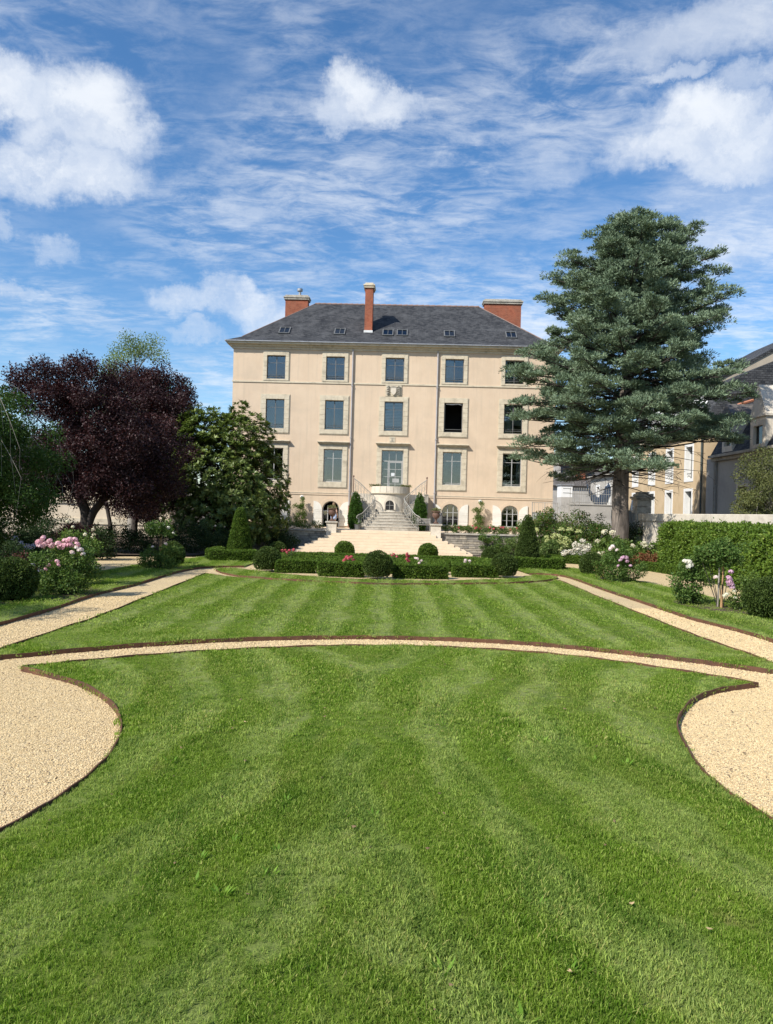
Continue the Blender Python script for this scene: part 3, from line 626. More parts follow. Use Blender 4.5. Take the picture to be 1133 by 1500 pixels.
# ------------------------------------------------------------------ the house
YAW = .0269; HZ = 1.3
HLOC = (0, 53., HZ); HROT = -YAW
def hw(a, b, z=0.):                       # house frame (along the front, into the house, above the terrace) -> world
    return (a * math.cos(YAW) + b * math.sin(YAW), 53 - a * math.sin(YAW) + b * math.cos(YAW), HZ + z)
def arch_pts(cx, w, zs, n=12):            # half circle from right to left
    return [(cx + w / 2 * math.cos(math.pi * i / n), zs + w / 2 * math.sin(math.pi * i / n)) for i in range(n + 1)]
def facade(mb, x0, x1, z0, z1, rects, arches=(), depth=.32):
    """front sheet at y = 0 with real openings and their reveals; rects (xa, xb, za, zb), arches (cx, w, zb, spring)"""
    holes = [(a, b, c, d) for a, b, c, d in rects] + [(cx - w / 2, cx + w / 2, zb, sp + w / 2) for cx, w, zb, sp in arches]
    xs = sorted({x0, x1} | {h[0] for h in holes} | {h[1] for h in holes}); zs = sorted({z0, z1} | {h[2] for h in holes} | {h[3] for h in holes})
    for i in range(len(xs) - 1):
        for j in range(len(zs) - 1):
            cx_, cz_ = (xs[i] + xs[i + 1]) / 2, (zs[j] + zs[j + 1]) / 2
            if any(h[0] < cx_ < h[1] and h[2] < cz_ < h[3] for h in holes): continue
            mb.add([(xs[i], 0, zs[j]), (xs[i + 1], 0, zs[j]), (xs[i + 1], 0, zs[j + 1]), (xs[i], 0, zs[j + 1])], [(0, 1, 2, 3)])
    for a, b, c, d in rects:
        mb.add([(a, 0, c), (b, 0, c), (b, 0, d), (a, 0, d), (a, depth, c), (b, depth, c), (b, depth, d), (a, depth, d)], [(0, 4, 5, 1), (1, 5, 6, 2), (2, 6, 7, 3), (3, 7, 4, 0)])
    for cx, w, zb, sp in arches:
        P = arch_pts(cx, w, sp); top = sp + w / 2
        for (xa, za), (xb, zb_) in zip(P[:-1], P[1:]): mb.add([(xa, 0, za), (xa, 0, top), (xb, 0, top), (xb, 0, zb_)], [(0, 1, 2, 3)])
        ring = [(cx + w / 2, zb)] + P + [(cx - w / 2, zb)]
        for (xa, za), (xb, zb_) in zip(ring[:-1], ring[1:]): mb.add([(xa, 0, za), (xb, 0, zb_), (xb, depth, zb_), (xa, depth, za)], [(0, 1, 2, 3)])
        mb.add([(cx - w / 2, 0, zb), (cx + w / 2, 0, zb), (cx + w / 2, depth, zb), (cx - w / 2, depth, zb)], [(0, 1, 2, 3)])
house = empty('manor_house', HLOC, HROT)
tag(house, 'large peach rendered manor house with slate hipped roof and red brick chimneys', 'house')
AX = [-8.164 + 4.243 * i for i in range(5)]
X0, X1, DEP, WT = -11.26, 11.74, 11., 12.72
ROWS = [(10.38, 12.43, 1.82, 10.50, 12.18, 1.33), (6.66, 9.37, 2.0, 6.97, 9.06, 1.33), (2.86, 5.87, 2.0, 3.24, 5.57, 1.34)]   # surround bottom, top, width, opening bottom, top, width
rects = []
for i, ax in enumerate(AX):
    for r, (sb, st_, sw, ob, ot, ow) in enumerate(ROWS):
        if i == 2 and r == 2: rects.append((ax - .775, ax + .775, 2.47, 5.60))
        else: rects.append((ax - ow / 2, ax + ow / 2, ob, ot))
ARCH = [(AX[0] - .02, 1.2, .35, 1.28), (-3.97, 1.22, .02, 1.26), (AX[3] - .03, 1.2, .35, 1.28), (AX[4] - .05, 1.2, .35, 1.28)]
mb = MB(); facade(mb, X0, X1, -.4, WT, rects, ARCH)
mb.add([(X0, 0, -.4), (X0, 0, WT), (X0, DEP, WT), (X0, DEP, -.4)], [(0, 1, 2, 3)]); mb.add([(X1, 0, -.4), (X1, DEP, -.4), (X1, DEP, WT), (X1, 0, WT)], [(0, 1, 2, 3)])
mb.add([(X0, DEP, -.4), (X0, DEP, WT), (X1, DEP, WT), (X1, DEP, -.4)], [(0, 1, 2, 3)])
mb.build('wall', 'render_peach', house)
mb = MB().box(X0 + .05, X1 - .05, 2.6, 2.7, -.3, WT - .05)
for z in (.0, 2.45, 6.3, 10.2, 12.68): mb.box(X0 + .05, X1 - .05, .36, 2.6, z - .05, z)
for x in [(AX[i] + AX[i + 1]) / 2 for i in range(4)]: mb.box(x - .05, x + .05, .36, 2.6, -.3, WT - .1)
mb.build('room_lining', 'interior_shade', house)
def course(z0, z1, pr, name='string_course', mat='limestone'):
    MB().box(X0 - pr, X1 + pr, -pr, DEP + pr, z0, z1).build(name, mat, house)
mb = MB()
for x0, x1, z0, z1 in ((X0 - .05, X1 + .05, 10.24, 10.34),): mb.box(x0, x1, -.055, -.002, z0, z1)
mb.build('string_course', 'limestone', house)
MB().box(X0 - .03, X1 + .03, -.04, -.002, 2.30, 2.42).build('string_course', 'render_peach', house); MB().box(X0 - .05, X1 + .05, -.06, -.002, 2.425, 2.47).build('string_course', 'limestone', house)
# cornice, gutter, roof
mb = MB()
for z0, z1, pr in ((12.62, 12.78, .08), (12.782, 12.92, .2), (12.922, 13.06, .42)): mb.box(X0 - pr, X1 + pr, -pr, DEP + pr, z0, z1)
mb.build('cornice', 'limestone', house)
mb = MB(); OV = .48
for z0, z1, o_ in ((13.062, 13.13, OV + .06),): mb.box(X0 - o_, X1 + o_, -o_, DEP + o_, z0, z1)
for i in range(38):
    x = X0 - .4 + (X1 - X0 + .8) * i / 37; mb.box(x - .012, x + .012, -OV - .085, -OV - .062, 13.05, 13.16)
mb.build('gutter', 'zinc', house)
def ringpts(inset, z): return [(X0 - OV + inset, -OV + inset, z), (X1 + OV - inset, -OV + inset, z), (X1 + OV - inset, DEP + OV - inset, z), (X0 - OV + inset, DEP + OV - inset, z)]
RZ = 17.45; half = DEP / 2 + OV
r0, r1 = ringpts(.0, 13.132), ringpts(.95, 13.60)
rl, rr = (X0 - OV + half - .45, DEP / 2, RZ), (X1 + OV - half + .45, DEP / 2, RZ)
mb = MB().add(r0 + r1 + [rl, rr], [(0, 1, 5, 4), (1, 2, 6, 5), (2, 3, 7, 6), (3, 0, 4, 7), (4, 5, 9, 8), (5, 6, 9), (6, 7, 8, 9), (7, 4, 8)])
roof = mb.build('roof', 'slate', house, uv=True)
def roofz(b): return 13.6 + (RZ - 13.6) * (b - (.95 - OV)) / (DEP / 2 - (.95 - OV))
mb = MB(); nt = 30
for i in range(nt):
    x = rl[0] + (rr[0] - rl[0]) * i / nt; w = (rr[0] - rl[0]) / nt
    mb.tube([(x, DEP / 2, RZ + .01), (x + w * .96, DEP / 2, RZ + .02)], [.07, .09], 8)
for e, cs in ((rl, (r1[0], r1[3])), (rr, (r1[1], r1[2]))):
    for c_ in cs: mb.tube([c_, e], .035, 5)
mb.build('ridge_tiles', 'ridge_clay', roof)
# skylights
sl = math.atan2(roofz(1) - roofz(0), 1.)
for a in (-7.85, -3.80, -.28, .76, 4.2, 8.68):
    b = 1.35; c0 = Vector((a, b, roofz(b))); dv = Vector((0, math.cos(sl), math.sin(sl))); nv = Vector((0, -math.sin(sl), math.cos(sl)))
    def fr(u0, u1, v0, v1, h0, h1, mb_):
        pts = [c0 + Vector((u, 0, 0)) + dv * v + nv * h for h in (h0, h1) for u, v in ((u0, v0), (u1, v0), (u1, v1), (u0, v1))]
        mb_.add(pts, [(0, 3, 2, 1), (4, 5, 6, 7), (0, 1, 5, 4), (1, 2, 6, 5), (2, 3, 7, 6), (3, 0, 4, 7)])
    mb = MB()
    for u0, u1, v0, v1 in ((-.40, -.33, -.52, .52), (.33, .40, -.52, .52), (-.328, .328, -.52, -.44), (-.328, .328, .44, .52), (-.015, .015, -.438, .438)): fr(u0, u1, v0, v1, -.03, .09, mb)
    s_ = mb.build('skylight', 'frame_grey', roof)
    mb = MB(); fr(-.328, -.017, -.438, .438, .02, .05, mb); fr(.017, .328, -.438, .438, .02, .05, mb); mb.build('pane', 'glass', s_) if False else None
    p_ = mb.build('skylight_pane', 'glass', roof)
    mb = MB(); fr(-.33, .33, -.44, .44, .003, .012, mb); mb.build('skylight_lining', 'interior_shade', roof)
# chimneys
def chimney(x0, x1, y0, y1, zb, zt, extra=None):
    o = MB().box(x0, x1, y0, y1, zb, zt).build('chimney', 'brick', house, uv=True)
    MB().box(x0 - .09, x1 + .09, y0 - .09, y1 + .09, zt + .002, zt + .13, .02).box(x0 - .14, x1 + .14, y0 - .14, y1 + .14, zt + .132, zt + .27, .03).box(x0 - .02, x1 + .02, y0 - .02, y1 + .02, zt + .272, zt + .40, .03).build('chimney_cap', 'limestone' if not extra else 'stone_old', o)
    return o
c1 = chimney(-2.02, -1.45, 1.42, 2.5, roofz(1.4) - .2, 17.55)
MB().box(-2.06, -1.41, 1.37, 1.41, roofz(1.38) - .02, roofz(1.38) + .16).build('flashing', 'lead', c1)
c2 = chimney(-8.52, -6.75, 5.2, 5.95, 14.6, 17.65, 1)
MB().lathe([(.1, 18.05), (.1, 18.35), (.06, 18.36), (.06, 18.42), (.22, 18.44), (.22, 18.62), (.05, 18.66)], 12, (-7.45, 5.55)).build('cowl', 'zinc', c2)
c3 = chimney(7.08, 9.92, 5.2, 5.95, 14.6, 17.62, 1)
# windows
def rail_box(mb, x0, x1, z0, z1, y0=.12, y1=.17): mb.box(x0, x1, y0, y1, z0, z1)
def surround(cx, w, zb, zt, ow, ob, ot, proj=.075, hood=False, sill=True):
    mb = MB(); x0, x1 = cx - w / 2, cx + w / 2; a, b = cx - ow / 2, cx + ow / 2; g = .006
    n = max(4, round((zt - zb) / .36))
    for i in range(n):
        z0 = zb + (zt - zb) * i / n; z1 = zb + (zt - zb) * (i + 1) / n - g
        for xa, xb in ((x0, a - .001), (b + .001, x1)):
            mb.box(xa, xb, -proj, -.002, z0, z1, .012)
    if sill and ob - zb > .02: mb.box(a + g, cx - g / 2, -proj, -.002, zb, ob, .012); mb.box(cx + g / 2, b - g, -proj, -.002, zb, ob, .012)
    for i in range(3): mb.box(a + g + (ow - g) * i / 3, a + (ow - g) * (i + 1) / 3, -proj, -.002, ot, zt - g, .012)
    # raised outer fillet
    for xa, xb, za, zb_ in ((x0 - .05, x0 - .002, zb - .05, zt + .05), (x1 + .002, x1 + .05, zb - .05, zt + .05), (x0, x1, zt + .002, zt + .05)): mb.box(xa, xb, -proj * .55, -.002, za, zb_)
    if sill: mb.box(x0, x1, -proj * .55, -.002, zb - .05, zb - .002)
    return mb
def panes(parent, cells, y=.145):
    for x0, x1, z0, z1 in cells: MB().box(x0, x1, y - .004, y + .004, z0, z1).build('pane', 'glass', parent)
def window(cx, row, style):
    sb, st_, sw, ob, ot, ow = ROWS[row]; a, b = cx - ow / 2, cx + ow / 2; mb = MB(); F = .055
    if style == 'open':
        for q in ((a, a + F, ob, ot), (b - F, b, ob, ot), (a + F, b - F, ot - F, ot), (a + F, b - F, ob, ob + F)): rail_box(mb, *q)
        rail_box(mb, a + F, b - F, ob + .2, ob + .23, .05, .08)
        w_ = mb.build('window', 'frame_grey', house)
        # casement folded inwards
        mb = MB()
        for q in ((.20, .26), (.74, .80)): mb.box(a + .06, a + .10, q[0], q[1], ob + .07, ot - .07)
        mb.box(a + .06, a + .10, .26, .74, ob + .07, ob + .14); mb.box(a + .06, a + .10, .26, .74, ot - .14, ot - .07); mb.build('casement', 'frame_grey', w_)
        MB().tube([(a + .15, .1, ot - .07), (cx - .1, .06, ot - .10), (cx + .3, .02, ot - .06), (b - .1, .06, ot - .12)], .025, 6).build('blind_cord', 'paper', w_)
    else:
        tr = ot - (ot - ob) * (.27 if row else .30); m_ = .03
        for q in ((a, a + F, ob, ot), (b - F, b, ob, ot), (a + F, b - F, ot - F, ot), (a + F, b - F, ob, ob + F), (cx - m_, cx + m_, ob + F, ot - F)): rail_box(mb, *q)
        cells = [(a + F, cx - m_, ob + F, ot - F), (cx + m_, b - F, ob + F, ot - F)]
        out = []
        for x0, x1, z0, z1 in cells:
            rail_box(mb, x0, x1, tr - .016, tr + .016, .125, .165); out += [(x0, x1, z0, tr - .016), (x0, x1, tr + .016, z1)]
        if row < 2: rail_box(mb, a + F, b - F, ob + .17, ob + .20, .04, .07); rail_box(mb, a + F, b - F, ob + .30, ob + .315, .045, .065)
        else: rail_box(mb, a + F, b - F, ob + .12, ob + .15, .125, .165)
        w_ = mb.build('window', 'frame_light' if row == 2 else 'frame_grey', house); panes(w_, out)
        if 'L' in style: MB().box(a + F, cx - .06, .24, .26, ob + .1, ot - .1).build('curtain', 'curtain', w_)
        if 'H' in style: MB().box(a + F, b - F, .24, .26, ob + .62, ot - .35).build('curtain', 'curtain', w_)
        if 'R' in style: MB().box(b - F - .28, b - F, .24, .26, ob + .1, ot - .45).build('curtain', 'curtain', w_)
        if 'B' in style:
            for i in range(15):
                z = ob + .42 + i * .105; MB().box(a + F, b - F, .20, .235, z, z + .072).build('blind_slat', 'curtain', w_)
        if 'P' in style: MB().box(a + F, cx - .05, .3, .32, ob + .05, ob + 1.1).build('curtain', 'curtain', w_)
    surround(cx, sw, sb, st_, ow, ob, ot).build('surround', 'limestone', w_)
    if row == 2:
        x0, x1 = cx - sw / 2 - .14, cx + sw / 2 + .14
        MB().box(x0 + .12, x1 - .12, -.10, -.002, st_ + .052, st_ + .10).box(x0 + .05, x1 - .05, -.19, -.002, st_ + .102, st_ + .17).box(x0, x1, -.30, -.002, st_ + .172, st_ + .25, .015).build('hood', 'limestone', w_)
    return w_
STY = {(3, 0): 'L', (4, 0): 'P', (2, 1): 'B', (3, 1): 'open', (4, 1): 'LH', (4, 2): 'R'}
for i, ax in enumerate(AX):
    for r in range(3):
        if i == 2 and r == 2: continue
        window(ax, r, STY.get((i, r), 'x'))
# front door
ax = AX[2]; a, b, ob, ot = ax - .775, ax + .775, 2.47, 5.60; mb = MB()
for q in ((a, a + .05, ob, ot), (b - .05, b, ob, ot), (a + .05, b - .05, ot - .05, ot), (a + .05, b - .05, 4.80, 4.87), (a + .45, a + .53, ob, 4.80), (a + .55, a + .60, ob + .02, 4.79), (b - .12, b - .06, ob + .02, 4.79),
          (a + .60, b - .12, ob + .02, ob + .28), (a + .60, b - .12, 4.72, 4.79), (a + .98, a + 1.01, ob + .28, 4.72), (a + .52, a + .55, 4.87, ot - .05), (a + 1.02, a + 1.05, 4.87, ot - .05)): rail_box(mb, *q)
for z in (3.2, 3.72, 4.24): rail_box(mb, a + .60, b - .12, z, z + .03, .125, .165); rail_box(mb, a + .05, a + .45, z, z + .03, .125, .165)
door = mb.build('front_door', 'frame_light', house)
panes(door, [(a + .05, a + .45, ob + .05, 4.80), (a + .60, b - .12, ob + .28, 4.72), (a + .05, b - .05, 4.87, ot - .05)])
MB().box(a + .70, a + .95, .10, .105, 3.78, 4.0).build('notice', 'curtain', door); MB().box(a + .80, a + 1.28, .10, .105, 3.32, 3.60).build('notice', 'frame_light', door)
MB().tube([(a + .575, .07, 3.4), (a + .575, .04, 3.45), (a + .575, .04, 3.62), (a + .575, .07, 3.66)], .014, 6).build('door_handle', 'iron_dark', door)
surround(ax, 2.16, 2.47, 5.87, 1.55, 2.47, 5.60, sill=False).build('surround', 'limestone', door)
x0, x1 = ax - 1.22, ax + 1.22
MB().box(x0 + .12, x1 - .12, -.10, -.002, 5.922, 5.97).box(x0 + .05, x1 - .05, -.19, -.002, 5.972, 6.04).box(x0, x1, -.32, -.002, 6.042, 6.12, .015).build('hood', 'limestone', door)
# arched basement windows with white shutters
for i, (cx, w, zb, sp) in enumerate(ARCH):
    mb = MB(); a, b = cx - w / 2, cx + w / 2; n = 12; pts = arch_pts(cx, w, sp, n); inn = arch_pts(cx, w - .1, sp, n)
    if i != 1:
        mb.box(a, a + .05, .12, .17, zb, sp); mb.box(b - .05, b, .12, .17, zb, sp); mb.box(a + .05, b - .05, .12, .17, zb, zb + .06)
        for k in range(n):
            q = [pts[k], pts[k + 1], inn[k + 1], inn[k]]; mb.prism_y([(x, z) for x, z in q], .12, .17)
        for x in (cx - .2, cx + .2): mb.box(x - .03, x + .03, .12, .17, zb + .06, sp + .5)
        mb.box(a + .05, b - .05, .125, .165, sp - .02, sp + .02); mb.box(a + .05, b - .05, .125, .165, (zb + sp) / 2 - .01, (zb + sp) / 2 + .01)
        w_ = mb.build('arched_window', 'frame_light', house)
        MB().prism_y([(cx + w / 2 - .05, zb + .06)] + inn + [(cx - w / 2 + .05, zb + .06)], .142, .148).build('pane', 'glass', w_)
    else:
        mb.box(a, a + .06, .12, .17, zb, sp); mb.box(b - .06, b, .12, .17, zb, sp); mb.box(a + .34, a + .40, .12, .17, zb, sp + .3)
        for k in range(n): mb.prism_y([pts[k], pts[k + 1], inn[k + 1], inn[k]], .12, .17)
        mb.box(a + .06, a + .34, .125, .165, sp - .1, sp - .06)
        w_ = mb.build('garden_door', 'frame_light', house)
        MB().box(a + .06, a + .34, .14, .147, zb + .04, sp - .1).build('pane', 'glass', w_)
    mb = MB(); o1 = arch_pts(cx, w + .42, sp, 15); i1 = arch_pts(cx, w + .02, sp, 15)
    for k in range(15):
        q = [o1[k], o1[k + 1], i1[k + 1], i1[k]]; c_ = (sum(p[0] for p in q) / 4, sum(p[1] for p in q) / 4)
        mb.prism_y([(c_[0] + (x - c_[0]) * .985, c_[1] + (z - c_[1]) * .985) for x, z in q], -.05, -.002)
    mb.build('arch_ring', 'render_peach', w_)
    for s_ in (-1, 1):
        xi = cx + s_ * (w / 2 + .02); xo = xi + s_ * .62
        sh = MB().box(min(xi, xo), max(xi, xo), -.05, -.02, zb + .1 - (.02 if i == 1 else 0), zb + .14).build('shutter', 'shutter_white', house)
        zz = [max(.12, zb + .02), .62, 1.12, sp - .02]
        for q in range(3):
            z0, z1 = zz[q] + .006, zz[q + 1] - .006; x_a, x_b = min(xi, xo), max(xi, xo)
            MB().box(x_a, x_b, -.075, -.028, z0, z1, .012).build('panel', 'shutter_white', sh)
        pl_ = [(xi, sp - .014), (xo, sp - .014)] + [(xi + s_ * .62 * u, sp + .60 * math.sqrt(max(0., 1 - (1 - u) ** 2))) for u in (1., .8, .6, .4, .25, .12, .04)]
        pl_ = ccw(pl_); MB().prism_y(pl_, -.075, -.028).build('panel', 'shutter_white', sh)
        for z in (.45, 1.0): MB().box(min(xi, xo), max(xi, xo), -.085, -.077, z, z + .03).build('hinge_strap', 'shutter_white', sh)
# rainwater pipes
for x, rusty in ((-2.68, True), (3.37, False)):
    d = MB().tube([(x, -.13, 12.7), (x, -.10, 12.55), (x, -.10, 1.6 if rusty else .02)], .055, 8).build('downpipe', 'pipe_grey', house)
    if rusty: MB().tube([(x, -.10, 1.598), (x, -.10, .02)], .06, 8).build('pipe_foot', 'rust_pipe', d)
    for z in (10.1, 6.4, 2.6): MB().box(x - .075, x + .075, -.17, -.002, z, z + .05).build('bracket', 'pipe_grey', d)
# coat of arms, small plaque, wall lamps
cx, cz = .27, 9.83
mb = MB().box(cx - .58, cx + .58, -.05, -.002, cz - .38, cz + .39, .01); crest = mb.build('stone_crest', 'limestone', house)
sh_ = [(-.2, .2), (.2, .2), (.2, -.05), (.12, -.2), (0, -.3), (-.12, -.2), (-.2, -.05)]
MB().prism_y(ccw([(cx + x, cz + z - .02) for x, z in sh_]), -.17, -.052).build('shield', 'limestone_pale', crest)
mb = MB()
for k in range(5): mb.tube([(cx - .16 + .08 * k, -.09, cz + .2), (cx - .18 + .09 * k, -.10, cz + .34 - .02 * abs(k - 2))], [.03, .04], 6)
mb.box(cx - .2, cx + .2, -.13, -.052, cz + .185, cz + .235); mb.build('crown', 'stone_old', crest)
for s_ in (-1, 1):
    mb = MB()
    for k in range(4):
        z = cz + .26 - k * .16
        mb.tube([(cx + s_ * .24, -.08, z - .02), (cx + s_ * .36, -.13, z + .06), (cx + s_ * .48, -.11, z), (cx + s_ * .40, -.09, z - .07), (cx + s_ * .30, -.07, z - .06)], [.035, .05, .045, .04, .02], 6)
    mb.build('scrollwork', 'stone_old', crest)  # carving coloured darker than its panel to paint in deeper relief shade
pq = MB().box(cx - .21, cx + .19, -.04, -.002, 6.16, 6.56, .01).build('stone_plaque', 'limestone', house)
MB().box(cx - .16, cx + .14, -.055, -.042, 6.21, 6.25).box(cx - .06, cx + .04, -.07, -.042, 6.28, 6.42).box(cx - .14, cx + .12, -.055, -.042, 6.46, 6.50).build('carved_relief', 'stone_old', pq)  # plaque relief darkened by colour in place of its shade
for x in (-6.06, 6.63):
    l_ = MB().lathe([(.10, 0), (.12, .02), (.12, .07), (.09, .10)], 14).build('wall_lamp', 'white_paint', house, loc=(x, -.002, 2.12)); l_.rotation_euler = (R(90), 0, 0)
    MB().lathe([(.07, .102), (.06, .125)], 12).build('lamp_glass', 'frame_grey', l_)

# ------------------------------------------------------------------ stair before the door
st = empty('entrance_stair', HLOC, HROT); tag(st, 'old stone double stair with bowed parapet and iron railings before the front door', 'staircase')
PC = .27; LAND = 1.2; TOP = 2.45
def half_disc(cx, cy, r, n=24): return [(cx + r * math.cos(math.pi + math.pi * i / n), cy + r * math.sin(math.pi + math.pi * i / n)) for i in range(n + 1)]
mb = MB().box(PC - 2.62, PC + 2.62, -1.25, -.065, .0, TOP - .002); mb.build('landing_block', 'limestone_pale', st)
bow = MB().prism(half_disc(PC, -1.25, 1.3), LAND + .002, TOP + .0).build('bow_wall', 'limestone_pale', st)
# blocks of the bowed parapet
for k in range(9):
    a0 = math.pi * (1 + k / 9) + .008; a1 = math.pi * (1 + (k + 1) / 9) - .008; q = []
    for r_, seq in ((1.36, (0, .5, 1)), (1.12, (1, .5, 0))):
        for u in seq: an = a0 + (a1 - a0) * u; q.append((PC + r_ * math.cos(an), -1.25 + r_ * math.sin(an)))
    MB().prism(ccw(q), TOP + .06, TOP + .50).build('parapet_block', 'limestone_pale', st)
MB().prism(half_disc(PC, -1.25, 1.40), TOP + .002, TOP + .058).build('parapet_moulding', 'limestone', st)
for s_ in (-1, 1):
    n = 160; C_ = np.array([[PC + s_ * 1.05 + .28 * u, -1.35 - .3 * abs(u), TOP + .52] for u in np.linspace(-1, 1, 9)])
    P, D, Nn = clump_leaves(C_, .13, 26, .6); link_mesh('planter_flowers', leaf_mesh('planter_flowers', P, D + np.array([0, 0, .8]), Nn, .14, .04, 'lf_olive'), st)
# little arched window in the bow: a near-black block paints its inner shade
zb, sp, w = LAND + .16, LAND + .50, .58
mb = MB().prism_y([(PC + w / 2, zb)] + arch_pts(PC, w, sp, 10) + [(PC - w / 2, zb)], -2.57, -2.40); aw = mb.build('cellar_window', 'interior_shade', st)
o1, i1 = arch_pts(PC, w + .22, sp, 11), arch_pts(PC, w, sp, 11); mb = MB()
for k in range(11): mb.prism_y([o1[k], o1[k + 1], i1[k + 1], i1[k]], -2.60, -2.38)
mb.box(PC - w / 2 - .11, PC - w / 2 - .001, -2.60, -2.38, zb, sp - .001); mb.box(PC + w / 2 + .001, PC + w / 2 + .11, -2.60, -2.38, zb, sp - .001); mb.build('arch_stones', 'limestone_pale', st)
mb = MB().box(PC - .012, PC + .012, -2.592, -2.575, zb, sp + .28).box(PC - w / 2, PC + w / 2, -2.590, -2.573, sp - .05, sp - .026); mb.build('window_bars', 'iron_pale', st)
# central steps, widening downwards, each built of slabs
NS = 6
for i in range(NS):
    z1 = LAND - LAND / NS * (NS - 1 - i) - (0 if i == NS - 1 else 0); z0 = z1 - LAND / NS
    hw_ = 2.0 - .175 * i; yf = -4.35 + .27 * i
    q = [(PC + hw_ * u, yf + .22 * u ** 4) for u in np.linspace(-1, 1, 9)] + [(PC + hw_, -2.56 + .0), (PC - hw_, -2.56)]
    MB().prism(ccw(q), z0 + .002, z1).build('step', 'stone_old', st)
    qn = [(PC + (hw_ + .02) * u, yf - .03 + .22 * u ** 4) for u in np.linspace(-1, 1, 9)]; qb = [(x, y + .30) for x, y in qn[::-1]]
    MB().prism(ccw(qn + qb), z1 + .0015, z1 + .028).build('step_nosing', 'limestone_pale', st)
MB().box(PC - 1.1, PC + 1.1, -2.555, -1.255, 0, LAND).build('lower_landing', 'stone_old', st)
# side flights
NF = 7
for s_ in (-1, 1):
    for i in range(NF):
        x_i = PC + s_ * (.92 + .235 * i); x_o = PC + s_ * 2.60; z1 = LAND + (TOP - LAND) / NF * (i + 1); z0 = z1 - (TOP - LAND) / NF if i else .0
        MB().box(min(x_i, x_o), max(x_i, x_o), -2.75 + .004 * i, -1.60, z0 + .002, z1 - .002).build('step', 'stone_old', st)
        xn = x_i + s_ * .26
        MB().box(min(x_i - s_ * .02, xn), max(x_i - s_ * .02, xn), -2.77, -1.602, z1, z1 + .025).build('step_nosing', 'limestone_pale', st)
# wrought iron railings
for s_ in (-1, 1):
    P = [(1.95, -4.55, .06), (1.72, -4.30, .18), (1.42, -3.75, .55), (1.12, -3.2, .95), (.98, -2.85, 1.2), (1.1, -2.70, 1.35), (1.55, -2.70, 1.75), (2.05, -2.70, 2.2), (2.48, -2.70, 2.5)]
    P = [(PC + s_ * x, y, z) for x, y, z in catmull(P, 5)]
    mb = MB().tube([(x, y, z + .92) for x, y, z in P], .028, 6); mb.tube([(x, y, z + .12) for x, y, z in P], .016, 5); mb.tube([(x, y, z + .78) for x, y, z in P], .012, 5)
    e = P[0]; mb.tube([(e[0], e[1], e[2] + .92), (e[0] + s_ * .10, e[1] - .1, e[2] + .84), (e[0] + s_ * .12, e[1] - .12, e[2] + .70), (e[0] + s_ * .04, e[1] - .05, e[2] + .66)], .026, 6)
    rl_ = mb.build('railing', 'iron_pale', st)
    for k in range(0, len(P), 2):
        x, y, z = P[k]; MB().tube([(x, y, z - .02), (x, y, z + .92)], .020 if k % 8 == 0 else .012, 5).build('baluster', 'iron_pale', rl_)
        if k + 2 < len(P):
            x2, y2, z2 = P[k + 1]; mb = MB()
            mb.tube([(x2 + .07 * math.cos(u), y2 + .0, z2 + .45 + .16 * math.sin(u) * (1 if u < 6.3 else .5)) for u in np.linspace(0, 6.28, 9)], .009, 4, False); mb.build('scroll', 'iron_pale', rl_)
    x, y, z = P[-1]; MB().tube([(x, y, 0.02), (x, y, z + 1.02)], .032, 6).lathe([(.02, z + 1.0), (.06, z + 1.05), (.06, z + 1.09), (.02, z + 1.13)], 10, (x, y)).build('newel_post', 'urn_rust', rl_)

# ------------------------------------------------------------------ terrace, garden steps, retaining walls
TF = -6.6
o = MB().box(-13.5, 13.2, TF, 3, -1.5, -.004).build('terrace', 'limestone_new', None, loc=HLOC, rz=HROT); tag(o, kind='structure')
gs = empty('garden_steps', HLOC, HROT); tag(gs, 'broad pale limestone steps spreading down from the terrace to the parterre', 'steps')
NSt = 8; rise = 1.31 / NSt
for i in range(NSt):
    zt = -rise * i - .0; hwid = 2.92 + .345 * i; yf = TF - .10 - .37 * i; yb = TF + .3 if i == 0 else TF - .1 - .37 * (i - 1) + .03
    nsl = 4 + i // 2; cut = [0] + sorted((k + random.uniform(-.22, .22)) / nsl for k in range(1, nsl)) + [1]
    for k in range(nsl):
        x0 = .03 - hwid + 2 * hwid * cut[k] + .003; x1 = .03 - hwid + 2 * hwid * cut[k + 1] - .003
        dz_ = random.uniform(-.003, .003); MB().box(x0, x1, yf, yb, zt - rise + .004, zt + dz_, .008).build('slab', 'limestone_new', gs)
    if i:
        for s_ in (-1, 1):
            xa, xb = .03 + s_ * (hwid - .33), .03 + s_ * hwid
            MB().box(min(xa, xb), max(xa, xb), yb + .004, TF - .004, zt - rise + .004, zt - .004, .008).build('slab', 'limestone_new', gs)
